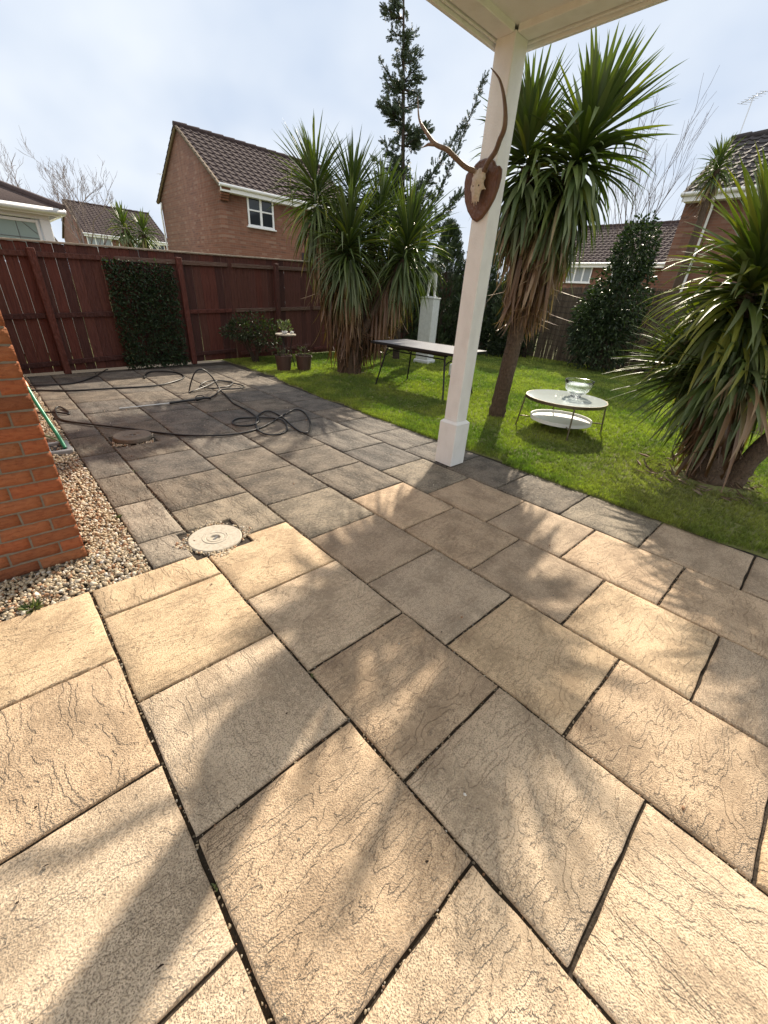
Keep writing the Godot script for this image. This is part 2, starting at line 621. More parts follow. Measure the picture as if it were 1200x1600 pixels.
# ------------------------------------------------------------------ ground and patio
func sheet(x0: float, z0: float, x1: float, z1: float, y: float, thick := 0.02) -> ArrayMesh:
	var st := begin()
	bev(st, Vector3(x1 - x0, thick, z1 - z0), Vector3((x0 + x1) / 2, y - thick / 2, (z0 + z1) / 2), 0.001)
	return done(st)

func build_ground():
	structure("ground", sheet(-250, -250, 250, 250, -0.07, 0.3), mats.thatch)

const PX := 0.6135
const PZ := 0.6128
const X0 := 0.040

# a slab over xs by zs grid lines, cells inside `cut` left out; top at y = 0
func slab_mesh(x0: float, z0: float, x1: float, z1: float, cut: Rect2, seed_: int) -> ArrayMesh:
	var g := RandomNumberGenerator.new()
	g.seed = seed_
	var nz := noise(3.2, seed_, 3)
	var wob := noise(9.0, seed_ + 3, 2)
	var xs := grid_lines(x0, x1, cut.position.x, cut.end.x)
	var zs := grid_lines(z0, z1, cut.position.y, cut.end.y)
	var inside := func(i: int, j: int) -> bool:
		if i < 0 or j < 0 or i >= xs.size() - 1 or j >= zs.size() - 1:
			return false
		return not cut.has_point(Vector2((xs[i] + xs[i + 1]) / 2, (zs[j] + zs[j + 1]) / 2))
	var u0 := Vector2(g.randf(), g.randf())
	var flip := g.randi() % 4
	var top := func(i: int, j: int) -> Vector3:
		var edge: bool = not (inside.call(i, j) and inside.call(i - 1, j) and inside.call(i, j - 1) and inside.call(i - 1, j - 1))
		var y: float = nz.get_noise_2d(xs[i] + seed_, zs[j]) * 0.0035
		var w: float = wob.get_noise_2d(xs[i] * 3.0 + seed_, zs[j] * 3.0) * 0.006 if edge else 0.0
		return Vector3(xs[i] + w, y - (0.005 if edge else 0.0), zs[j] + w)
	var st := begin()
	st.set_smooth_group(0)
	var put := func(v: Vector3):
		var uv := Vector2(v.x, v.z) / 1.15
		if flip == 1: uv = Vector2(-uv.y, uv.x)
		elif flip == 2: uv = -uv
		elif flip == 3: uv = Vector2(uv.y, -uv.x)
		st.set_uv(uv + u0 + Vector2(v.y, v.y) * 0.5)
		st.add_vertex(v)
	for i in xs.size() - 1:
		for j in zs.size() - 1:
			if not inside.call(i, j):
				continue
			var a: Vector3 = top.call(i, j)
			var b: Vector3 = top.call(i + 1, j)
			var c: Vector3 = top.call(i + 1, j + 1)
			var d: Vector3 = top.call(i, j + 1)
			for v in [a, b, c, a, c, d]:
				put.call(v)
			var down := Vector3(0, -0.045, 0)
			for e in [[i - 1, j, a, d], [i + 1, j, c, b], [i, j - 1, b, a], [i, j + 1, d, c]]:
				if not inside.call(e[0], e[1]):
					for v in [e[2], e[3], e[3] + down, e[2], e[3] + down, e[2] + down]:
						put.call(v)
	st.generate_normals()
	st.generate_tangents()
	return st.commit()

func grid_lines(a: float, b: float, c0: float, c1: float) -> Array:
	var n := 8
	var out := [a, a + 0.006]
	for i in range(1, n):
		out.append(lerp(a, b, float(i) / n))
	out.append(b - 0.006)
	out.append(b)
	for c in [c0, c1]:
		if c > a + 0.01 and c < b - 0.01:
			out.append(c)
			out.append(c - 0.006 if c == c0 else c + 0.006)
	out.sort()
	return out

func build_patio():
	var patio := structure("patio", sheet(-2.4, -9.45, 4.05, 2.0, -0.015, 0.05), mats.soil)
	var shared := []
	var s := 0.5990
	for v in 10:
		shared.append(slab_mesh(-s / 2, -s / 2, s / 2, s / 2, Rect2(9, 9, 0, 0), 100 + v))
	var covers := [Rect2(0.585, -2.580, 0.375, 0.375), Rect2(0.68, -4.95, 0.39, 0.39)]
	var count := 0
	for k in range(-3, 6):
		var x0 := X0 + PX * k
		var x1 := x0 + PX
		var off := -0.465 if posmod(k, 2) == 1 else -0.160
		if k == 0 or k == 2 or k == 4:
			off = -0.160
		for j in range(-3, 15):
			var z1 := off - PZ * (j - 1)
			var z0 := z1 - PZ
			if z1 < -8.55:
				continue
			z0 = max(z0, -8.72)
			var xa := x0
			var xb := x1
			if k < 0 and z1 <= -2.25:
				continue
			if k < 0 and z0 < -2.275:
				z0 = -2.275
			if k == 0 and z0 < -2.275:
				if z1 > -2.275:       # the part in front of the gravel corner
					place_slab(patio, xa, -2.275, xb, z1, shared, covers, count)
					count += 1
					z1 = -2.275
				xa = 0.352
			if z1 - z0 < 0.05:
				continue
			place_slab(patio, xa, z0, xb, z1, shared, covers, count)
			count += 1

func place_slab(patio: Node, x0: float, z0: float, x1: float, z1: float, shared: Array, covers: Array, n: int):
	var g := rnd(0.013, 0.016) / 2
	var cx := (x0 + x1) / 2
	var cz := (z0 + z1) / 2
	# grime left where the washer has not been yet
	var line: float = -2.45 + 0.32 * clamp((cx - 1.0) / 2.0, 0.0, 1.0)
	if cx > 3.0:
		line = -1.0 if cz < 0.0 else -9.0
	var pick: Array = mats.slab_clean
	if cz < line - 0.25:
		pick = mats.slab_dirty
	elif cz < line + 0.35:
		pick = mats.slab_grimy if rng.randf() < 0.75 else mats.slab_mid
	elif cx > 1.0 and cz < -0.6 or cx > 2.4:
		pick = mats.slab_mid
	if cx < 0.45 and cz > -2.28:
		pick = mats.slab_clean
	if cx < 0.6 and cz < -2.28:
		pick = mats.slab_grimy if cz > -3.0 else mats.slab_dirty
	if absf(cx - 1.57) < 0.2 and absf(cz + 1.07) < 0.2:
		pick = mats.slab_grey
	var m: Material = pick[rng.randi() % pick.size()]
	var whole := absf(x1 - x0 - PX) < 0.01 and absf(z1 - z0 - PZ) < 0.01
	var cut := Rect2(9, 9, 0, 0)
	for c in covers:
		if c.intersects(Rect2(x0, z0, x1 - x0, z1 - z0)):
			cut = c
			whole = false
	var mesh: Mesh
	var xf := Transform3D(Basis.from_euler(Vector3(rnd(-0.003, 0.003), rnd(-0.004, 0.004), rnd(-0.003, 0.003))), Vector3(cx, rnd(-0.002, 0.002), cz))
	if whole:
		mesh = shared[rng.randi() % shared.size()]
		xf.basis = xf.basis * Basis(Vector3.UP, PI * (rng.randi() % 2))
	else:
		cut.position -= Vector2(cx, cz)
		mesh = slab_mesh(x0 + g - cx, z0 + g - cz, x1 - g - cx, z1 - g - cz, cut, 400 + n)
	part(patio, "paving_slab", mesh, m, xf)

func pebble_mesh(seed_: int) -> ArrayMesh:
	var nz := noise(1.3, seed_, 2)
	var st := begin()
	st.set_smooth_group(0)
	var rings := 4
	var sides := 7
	var p := func(i: int, k: int) -> Vector3:
		var a := PI * i / rings
		var b := TAU * k / sides
		var v := Vector3(sin(a) * cos(b), cos(a), sin(a) * sin(b))
		return v * Vector3(1, 0.62, 0.8) * (1.0 + 0.55 * nz.get_noise_3dv(v * 1.2))
	for i in rings:
		for k in sides:
			var k2: int = (k + 1) % sides
			if i > 0:
				tri(st, p.call(i, k), p.call(i, k2), p.call(i + 1, k))
			if i < rings - 1:
				tri(st, p.call(i, k2), p.call(i + 1, k2), p.call(i + 1, k))
	return done(st)

func spin_basis() -> Basis:
	return Basis.from_euler(Vector3(rnd(-PI, PI), rnd(-PI, PI), rnd(-PI, PI)))

func pebble_color() -> Color:
	var r := rng.randf()
	var c: Color
	if r < 0.55: c = Color(0.52, 0.42, 0.29)
	elif r < 0.72: c = Color(0.62, 0.55, 0.44)
	elif r < 0.86: c = Color(0.36, 0.20, 0.11)
	elif r < 0.95: c = Color(0.26, 0.22, 0.18)
	else: c = Color(0.70, 0.66, 0.60)
	return c * rnd(0.72, 1.12)

func build_gravel():
	structure("gravel_bed", sheet(-2.2, -8.95, 0.352, -2.27, -0.020, 0.03), mats.bed)
	var g := thing("gravel", "buff and tan pea gravel strip along the brick house wall", "gravel", Vector3.ZERO)
	g.set_meta("kind", "stuff")
	for v in 3:
		var xs := []
		var cs := []
		for i in 3400:
			var x: float
			var z: float
			var r := rng.randf()
			if r < 0.36:
				x = rnd(-1.1, 0.35); z = rnd(-2.64, -2.268)
			else:
				x = rnd(0.10, 0.348); z = -2.6 - pow(rng.randf(), 1.35) * 6.2
			var s := rnd(0.006, 0.0125) * (1.5 if rng.randf() < 0.08 else 1.0)
			xs.append(Transform3D(spin_basis().scaled(Vector3.ONE * s), Vector3(x, rnd(-0.018, 0.004), z)))
			cs.append(pebble_color())
		swarm(g, "pebbles", pebble_mesh(60 + v), mats.pebble, xs, cs)

# ------------------------------------------------------------------ lawn
func lawn_edge(z: float) -> float:
	return 3.74 + 0.03 * sin(z * 2.3) + 0.03 * sin(z * 5.1 + 1.0) + 0.018 * sin(z * 11.0) + 0.012 * sin(z * 27.0 + 2.0) + 0.16 * smoothstep(-4.5, -7.5, z)

func build_lawn():
	var st := begin()
	st.set_smooth_group(0)
	var n := 90
	for i in n:
		var za: float = lerp(-9.6, 4.5, float(i) / n)
		var zb: float = lerp(-9.6, 4.5, float(i + 1) / n)
		var a := Vector3(lawn_edge(za) - 0.02, -0.03, za)
		var b := Vector3(lawn_edge(zb) - 0.02, -0.03, zb)
		var a2 := Vector3(lawn_edge(za) + 0.03, 0.018, za)
		var b2 := Vector3(lawn_edge(zb) + 0.03, 0.018, zb)
		quad(st, a, b, b2, a2)
		quad(st, a2, b2, Vector3(13.2, 0.02, zb), Vector3(13.2, 0.02, za))
	structure("lawn", done(st), mats.thatch)
	# a tuft of blades
	var blades := begin()
	var g := RandomNumberGenerator.new()
	g.seed = 4
	for i in 9:
		var a := g.randf() * TAU
		var c := Vector3(g.randf_range(-0.022, 0.022), 0, g.randf_range(-0.022, 0.022))
		var out := Vector3(cos(a), 0, sin(a))
		var side := Vector3(-sin(a), 0, cos(a)) * g.randf_range(0.0016, 0.0030)
		var h := g.randf_range(0.018, 0.054)
		var lean := g.randf_range(0.1, 0.9) * h
		var m := c + out * lean * 0.35 + Vector3(0, h * 0.6, 0)
		var t := c + out * lean + Vector3(0, h, 0)
		quad(blades, c - side, c + side, m + side * 0.8, m - side * 0.8)
		tri(blades, m - side * 0.8, m + side * 0.8, t)
	var mesh := done(blades)
	var xs := []
	var cs := []
	var patch := noise(0.55, 77, 3)
	var patch2 := noise(2.2, 78, 3)
	var made := 0
	while made < 105000:
		var x := 3.7 + 9.3 * pow(rng.randf(), 1.7)
		var z := rnd(-9.5, 3.2)
		if z > 1.8 and x < 5.0 or x < lawn_edge(z) - 0.05 + 0.09 * pow(rng.randf(), 1.3):
			continue
		if Vector2(x - 5.2, z + 0.45).length() < 0.42 * rnd(0.75, 1.1) or Vector2(x - 5.55, z + 6.95).length() < 0.34 * rnd(0.8, 1.1) or Vector2(x - 5.33, z + 3.15).length() < 0.13:
			continue
		if x > 12.3 and rng.randf() < 0.5:
			continue
		var d: float = clamp(x / 5.0, 0.8, 2.2)
		var s := rnd(0.75, 1.25) * d
		var p: float = patch.get_noise_2d(x, z) * 0.9 + patch2.get_noise_2d(x, z) * 0.5
		var dry: float = clamp(1.1 - Vector2(x - 4.9, z + 0.7).length() * 0.75, 0.0, 0.75) + (0.25 if rng.randf() < 0.12 else 0.0)
		var c := Color(0.165, 0.225, 0.045).lerp(Color(0.37, 0.385, 0.085), clamp(0.5 + p * 1.3, 0.0, 1.0)).lerp(Color(0.36, 0.31, 0.15), clamp(dry, 0.0, 1.0) * rnd(0.4, 1.0))
		xs.append(Transform3D(Basis(Vector3.UP, rnd(0, TAU)).scaled(Vector3(s, rnd(0.7, 1.15) * sqrt(d), s)), Vector3(x, 0.012, z)))
		cs.append(c * rnd(0.55, 1.35))
		made += 1
	var o := swarm(self, "grass", mesh, mats.grass, xs, cs)
	tag(o, "short mown green grass covering the lawn beside the patio", "grass")

# ------------------------------------------------------------------ the near house and its porch
func build_near_house():
	var h := thing("brick_house", "orange rustic brick house corner at the left edge beside gravel", "house", Vector3.ZERO)
	var top := 3.05
	var st := begin()
	bev(st, Vector3(2.3, top + 0.2, 8.0), Vector3(0.088 - 1.15, top / 2 - 0.1, -2.637 - 4.0), 0.002)
	var wall := part(h, "wall", done(st), mats.mortar)
	var bl := 0.215
	var bh := 0.065
	for c in 41:
		var y := 0.004 + c * 0.075 + bh / 2
		var x := 0.095 - (bl if c % 2 == 0 else 0.1025)
		var w := bl if c % 2 == 0 else 0.1025
		while x > -1.25:
			part(wall, "brick", brick_mesh(w, rng.randi() % 4), mats.brick[rng.randi() % 5], at(x + w / 2, y + rnd(-0.001, 0.001), -2.63 - 0.05 + rnd(-0.0015, 0.0015)))
			w = bl
			x -= bl + 0.010
	# the flank, seen only from another place
	var fl := begin()
	for c in 41:
		var y := 0.004 + c * 0.075 + bh / 2
		var z := -2.63 - (0.1125 if c % 2 == 0 else 0.225)
		while z > -8.0:
			bev(fl, Vector3(0.10, bh, bl), Vector3(0.045, y, z - bl / 2), 0.004)
			z -= 0.225
	var f := part(wall, "flank_bricks", done(fl), mats.brick[0])
	f.set_meta("kind", "stuff")

var brick_cache := {}
func brick_mesh(w: float, v: int) -> ArrayMesh:
	var k := "%.3f %d" % [w, v]
	if not brick_cache.has(k):
		var nz := noise(14.0, 500 + v, 3)
		var st := begin()
		# front face as a grid with a rustic surface, sides plain
		var nx := 6
		var ny := 3
		var hw := w / 2
		var hh := 0.0325
		var p := func(i: int, j: int) -> Vector3:
			var x := -hw + w * i / nx
			var y := -hh + 2 * hh * j / ny
			var e := i == 0 or j == 0 or i == nx or j == ny
			return Vector3(x + nz.get_noise_2d(y * 4, v) * 0.003, y + nz.get_noise_2d(x * 2, v + 9) * 0.003, 0.05 - (0.005 if e else 0.0) + nz.get_noise_2d(x, y + v) * 0.004)
		st.set_smooth_group(0)
		for i in nx:
			for j in ny:
				quad(st, p.call(i, j), p.call(i + 1, j), p.call(i + 1, j + 1), p.call(i, j + 1))
		var b := Vector3(0, 0, -0.06)
		for i in nx:
			quad(st, p.call(i + 1, 0), p.call(i, 0), p.call(i, 0) + b, p.call(i + 1, 0) + b)
			quad(st, p.call(i, ny), p.call(i + 1, ny), p.call(i + 1, ny) + b, p.call(i, ny) + b)
		for j in ny:
			quad(st, p.call(0, j), p.call(0, j + 1), p.call(0, j + 1) + b, p.call(0, j) + b)
			quad(st, p.call(nx, j + 1), p.call(nx, j), p.call(nx, j) + b, p.call(nx, j + 1) + b)
		brick_cache[k] = done(st)
	return brick_cache[k]

func build_porch():
	var p := thing("porch", "white timber porch roof corner carried on a square white post", "porch", Vector3(3.25, 0, -2.37))
	var post := part(p, "post", box(0.158, 3.10, 0.158, 0.005), mats.white_paint, at(0, 1.555, 0))
	var st := begin()
	bev(st, Vector3(0.212, 0.43, 0.212), Vector3(0, 0.222, 0), 0.004)
	# bevelled shoulder
	var a := 0.106
	var b := 0.081
	for k in 4:
		var t := Basis(Vector3.UP, PI / 2 * k)
		quad(st, t * Vector3(-a, 0.437, a), t * Vector3(a, 0.437, a), t * Vector3(b, 0.462, b), t * Vector3(-b, 0.462, b))
	part(post, "plinth", done(st), mats.white_paint, at(0, -1.555, 0))
	# roof: fascia boards, soffit boards, the beams over the post
	var ox := 3.385 - 3.25
	var oz := -2.505 + 2.37
	var wx := 4.9
	var wz := 4.4
	part(p, "fascia", box(wx, 0.20, 0.030, 0.003), mats.white_paint, at(ox - wx / 2, 3.165, oz + 0.015))
	part(p, "fascia", box(0.030, 0.20, wz - 0.032, 0.003), mats.white_paint, at(ox - 0.015, 3.165, oz + 0.032 + (wz - 0.032) / 2))
	part(p, "edge_trim", box(wx - 0.04, 0.022, 0.020, 0.003), mats.white_paint, at(ox - 0.03 - wx / 2, 3.095, oz + 0.045))
	part(p, "edge_trim", box(0.020, 0.022, wz - 0.08, 0.003), mats.white_paint, at(ox - 0.045, 3.095, oz + 0.055 + wz / 2))
	part(p, "beam", box(wx - 0.3, 0.07, 0.135, 0.004), mats.white_paint, at(-0.081 - (wx - 0.3) / 2, 3.125, 0))
	part(p, "beam", box(0.135, 0.07, wz - 0.3, 0.004), mats.white_paint, at(0, 3.127, 0.081 + (wz - 0.3) / 2))
	var n := 9
	for i in n:
		var bw := (wx - 0.04) / n
		part(p, "soffit_board", box(bw - 0.003, 0.012, wz - 0.04, 0.002), mats.soffit, at(ox - 0.035 - bw * (i + 0.5), 3.135, oz + 0.035 + (wz - 0.04) / 2))
	var r := begin()
	var c := [Vector3(ox + 0.05, 3.27, oz - 0.05), Vector3(ox - wx, 3.27, oz - 0.05), Vector3(ox - wx, 3.27, oz + wz), Vector3(ox + 0.05, 3.27, oz + wz)]
	var up := [Vector3(ox - 1.6, 3.95, oz + 1.7), Vector3(ox - wx, 3.95, oz + 1.7), Vector3(ox - wx, 3.95, oz + wz), Vector3(ox - 1.6, 3.95, oz + wz)]
	for k in 4:
		quad(r, c[(k + 1) % 4], c[k], up[k], up[(k + 1) % 4])
	quad(r, up[3], up[2], up[1], up[0])
	quad(r, c[0], c[1], c[2], c[3])
	part(p, "roof", done(r), mats.roof_tile)

# ------------------------------------------------------------------ fences
func fence_z(x: float) -> float:
	return -8.70 - 0.135 * x
func fence_top(x: float) -> float:
	return 1.86 + 0.038 * (x - 0.6)

func build_fence():
	var ang := atan(0.135)
	var f := thing("wooden_fence", "tall reddish brown board fence with posts along the far patio edge", "fence", Vector3(0, 0, -8.70), ang)
	# local x runs along the fence; the local z is away from it
	var k := 1.0 / cos(ang)
	var board := []
	for v in 3:
		board.append(box(0.150, 1.0, 0.018, 0.003))
	var x := -2.4
	var i := 0
	while x < 13.4:
		var wx := x / k
		var t := fence_top(wx)
		var gap := rnd(0.001, 0.009)
		var w := 0.157 - gap
		var m: Material = mats.fence[rng.randi() % 6]
		part(f, "board", box(snappedf(w, 0.002), 1.0, 0.018, 0.003), m, Transform3D(Basis(Vector3.BACK, rnd(-0.0025, 0.0025)).scaled_local(Vector3(1, t - 0.03, 1)), Vector3(x + 0.0785, (t - 0.03) / 2 + 0.03, -0.03 + rnd(-0.003, 0.003))))
		x += 0.157
		i += 1
	x = -2.4
	while x < 13.2:
		var x2 := x + 2.2
		var xm := x + 1.1
		var t := fence_top(xm)
		var sl := Basis(Vector3.BACK, atan(0.038))
		for y in [t - 0.155, t - 0.99, 0.17]:
			part(f, "rail", box(2.10, 0.072, 0.04, 0.005), mats.fence_worn if y > 1.0 and x > 2.0 else mats.fence[rng.randi() % 6], Transform3D(sl, Vector3(xm, y, 0.0005)))
		part(f, "coping", box(2.195, 0.028, 0.060, 0.005), mats.coping, Transform3D(sl, Vector3(xm, t + 0.012, -0.020)))
		x = x2
	for q in [-1.30, 0.90, 3.12, 5.33, 7.55, 9.77, 11.99]:
		var t := fence_top(q) - 0.075
		part(f, "post", box(0.10, t, 0.075, 0.008), mats.fence[(int(q) + 8) % 6], Transform3D(Basis(Vector3.BACK, rnd(-0.006, 0.006)), Vector3(q, t / 2, 0.060)))

func build_reed_screen():
	var r := thing("reed_screen", "dark woven reed screening fence at the end of the lawn", "fence", Vector3(12.95, 0, -2.0))
	var reed := CylinderMesh.new()
	reed.top_radius = 1.0
	reed.bottom_radius = 1.0
	reed.height = 1.0
	reed.radial_segments = 5
	reed.rings = 0
	var xs := []
	var cs := []
	for i in 5200:
		var z := rnd(-8.5, 6.0)
		var h := 2.05 + 0.08 * sin(z * 1.7) + rnd(-0.14, 0.05)
		var rad := rnd(0.004, 0.0075)
		xs.append(Transform3D(Basis.from_euler(Vector3(rnd(-0.02, 0.02), 0, rnd(-0.01, 0.01))).scaled_local(Vector3(rad, h, rad)), Vector3(rnd(-0.014, 0.014), h / 2, z)))
		cs.append(Color(0.105, 0.075, 0.052).lerp(Color(0.20, 0.155, 0.11), rng.randf()) * rnd(0.7, 1.1))
	swarm(r, "reeds", reed, mats.reed, xs, cs)
	for y in 13:
		var pts := []
		for i in 74:
			var z := -8.5 + i * 0.2
			pts.append(Vector3(-0.022 + 0.004 * (i % 2), 0.14 + y * 0.155 + 0.018 * sin(z * 4.0 + y * 0.3) + 0.01 * sin(z * 9.0 + y), z))
		var st := begin()
		tube(st, pts, [0.005], 4)
		part(r, "binding_wire", done(st), mats.black_metal)
	for i in 6:
		part(r, "support_post", box(0.075, 1.95, 0.075, 0.006), mats.fence[3], at(0.09, 0.975, -7.6 + i * 2.6))

# ------------------------------------------------------------------ houses beyond the fences
# local axes: front wall faces +z at z = 0, left gable at x = 0, ridge along x
func roof_slope(length: float, run: float, rise: float, over: float, side: float, depth: float, he: float) -> ArrayMesh:
	# rows of rolled tiles; side = 1 for the front slope, -1 for the back one
	var st := begin()
	st.set_smooth_group(-1)
	var slope := Vector2(run + over, rise * (run + over) / run)
	var total := slope.length()
	var rows := int(total / 0.33)
	var cols := int((length + 0.24) / 0.30)
	var up := Vector3(0, slope.y, -slope.x * side).normalized()
	var out := Vector3(0, slope.x, slope.y * side).normalized()
	var base := Vector3(-0.12, he - rise * over / run, over * side if side > 0 else -depth - over)
	var cw := (length + 0.24) / cols
	var rh := total / rows
	var prof := [[0.0, 0.012], [0.16, 0.0], [0.62, 0.0], [0.80, 0.030], [0.92, 0.030], [1.0, 0.012]]
	for r in rows:
		for c in cols:
			var o := base + Vector3(cw * c, 0, 0) + up * rh * r + out * 0.02
			for k in prof.size() - 1:
				var xa := Vector3(prof[k][0] * cw, 0, 0)
				var xb := Vector3(prof[k + 1][0] * cw, 0, 0)
				var la: Vector3 = o + xa + out * (prof[k][1] + 0.030)
				var lb: Vector3 = o + xb + out * (prof[k + 1][1] + 0.030)
				var ua: Vector3 = o + xa + up * rh + out * prof[k][1]
				var ub: Vector3 = o + xb + up * rh + out * prof[k + 1][1]
				quad(st, la, lb, ub, ua)
				quad(st, la - out * 0.030, lb - out * 0.030, lb, la)
	# the deck under the tiles
	var w := Vector3(length + 0.24, 0, 0)
	quad(st, base, base + w, base + w + up * total, base + up * total)
	return done(st)

func house(called: String, label: String, corner: Vector3, turn: float, length: float, depth: float, he: float, ha: float, roof_mat: Material, left_gable_white := false) -> Node3D:
	var h := thing(called, label, "house", corner, turn)
	var st := begin()
	var d := depth
	var prof := [Vector3(0, -0.6, 0), Vector3(0, he, 0), Vector3(0, ha, -d / 2), Vector3(0, he, -d), Vector3(0, -0.6, -d)]
	var L := Vector3(length, 0, 0)
	for k in 3:
		tri(st, prof[0], prof[k + 1], prof[k + 2])
		tri(st, prof[0] + L, prof[k + 2] + L, prof[k + 1] + L)
	for k in 4:
		quad(st, prof[k], prof[k] + L, prof[k + 1] + L, prof[k + 1])
	part(h, "wall", done(st), mats.far_brick)
	var roof := part(h, "roof", roof_slope(length, d / 2, ha - he, 0.28, 1.0, d, he), roof_mat)
	part(roof, "back_slope", roof_slope(length, d / 2, ha - he, 0.28, -1.0, d, he), roof_mat)
	var rc := begin()
	var n := int(length / 0.45)
	for i in n:
		var x := -0.12 + (length + 0.24) * i / n
		var pts := [Vector3(x, ha + 0.03, -d / 2), Vector3(x + (length + 0.24) / n + 0.02, ha + 0.045, -d / 2)]
		tube(rc, pts, [0.10, 0.115], 8)
	part(roof, "ridge_tiles", done(rc), roof_mat)
	var v := begin()
	var run := d / 2 + 0.28
	var rise := (ha - he) * run / (d / 2)
	for s in [1.0, -1.0]:
		var a := Vector3(-0.06, ha - rise, -d / 2 + run * s)
		tube(v, [a, Vector3(-0.06, ha, -d / 2)], [0.06], 4)
	part(roof, "verge", done(v), mats.far_mortar)
	var drop := 0.28 * (ha - he) / (d / 2)
	part(h, "fascia", box(length + 0.1, 0.20, 0.03, 0.004), mats.upvc, at(length / 2, he - drop - 0.05, 0.27))
	part(h, "soffit", box(length, 0.02, 0.25, 0.003), mats.upvc, at(length / 2, he - drop - 0.14, 0.13))
	var gu := begin()
	tube(gu, [Vector3(-0.1, he - drop + 0.03, 0.33), Vector3(length + 0.1, he - drop + 0.03, 0.33)], [0.055], 8)
	part(h, "gutter", done(gu), mats.upvc)
	return h

func window(parent: Node3D, c: Vector3, w: float, h: float, panes_x: int, panes_y: int, net := false):
	var win := part(parent, "window", box(w, h, 0.03, 0.003), mats.glass_net if net else mats.glass_dark, at(c.x, c.y, c.z + 0.016))
	var st := begin()
	var t := 0.065
	for s in [-1.0, 1.0]:
		bev(st, Vector3(w + 0.02, t, 0.07), Vector3(0, s * (h - t) / 2, 0.02), 0.005)
		bev(st, Vector3(t, h - 2 * t, 0.068), Vector3(s * (w - t) / 2, 0, 0.02), 0.005)
	for i in range(1, panes_x):
		bev(st, Vector3(0.09, h - 2 * t, 0.064), Vector3(-w / 2 + w * i / panes_x, 0, 0.02), 0.005)
	for i in range(1, panes_y):
		bev(st, Vector3(w - 2 * t, 0.05, 0.060), Vector3(0, -h / 2 + h * i / panes_y, 0.02), 0.005)
	part(win, "frame", done(st), mats.upvc)
	part(win, "sill", box(w + 0.14, 0.045, 0.12, 0.005), mats.upvc, at(0, -h / 2 - 0.024, 0.045))

func downpipe(parent: Node3D, x: float, z: float, top: float):
	var st := begin()
	tube(st, [Vector3(x, top, z + 0.22), Vector3(x, top - 0.12, z + 0.2), Vector3(x, top - 0.35, z + 0.05), Vector3(x, -0.4, z + 0.05)], [0.035], 8)
	part(parent, "downpipe", done(st), mats.upvc)

func aerial(label: String, base: Vector3, turn: float, h: float):
	var a := thing("television_aerial", label, "aerial", base, turn, "roof aerials")
	var st := begin()
	tube(st, [Vector3.ZERO, Vector3(0, h, 0)], [0.013], 6)
	part(a, "mast", done(st), mats.steel)
	var b := begin()
	tube(b, [Vector3(-0.5, h - 0.05, 0), Vector3(0.5, h - 0.02, 0)], [0.008], 5)
	part(a, "boom", done(b), mats.steel)
	for i in 7:
		var e := begin()
		var x := -0.46 + i * 0.15
		tube(e, [Vector3(x, h - 0.05, -0.16), Vector3(x, h - 0.05, 0.16)], [0.005], 4)
		part(a, "element", done(e), mats.steel)

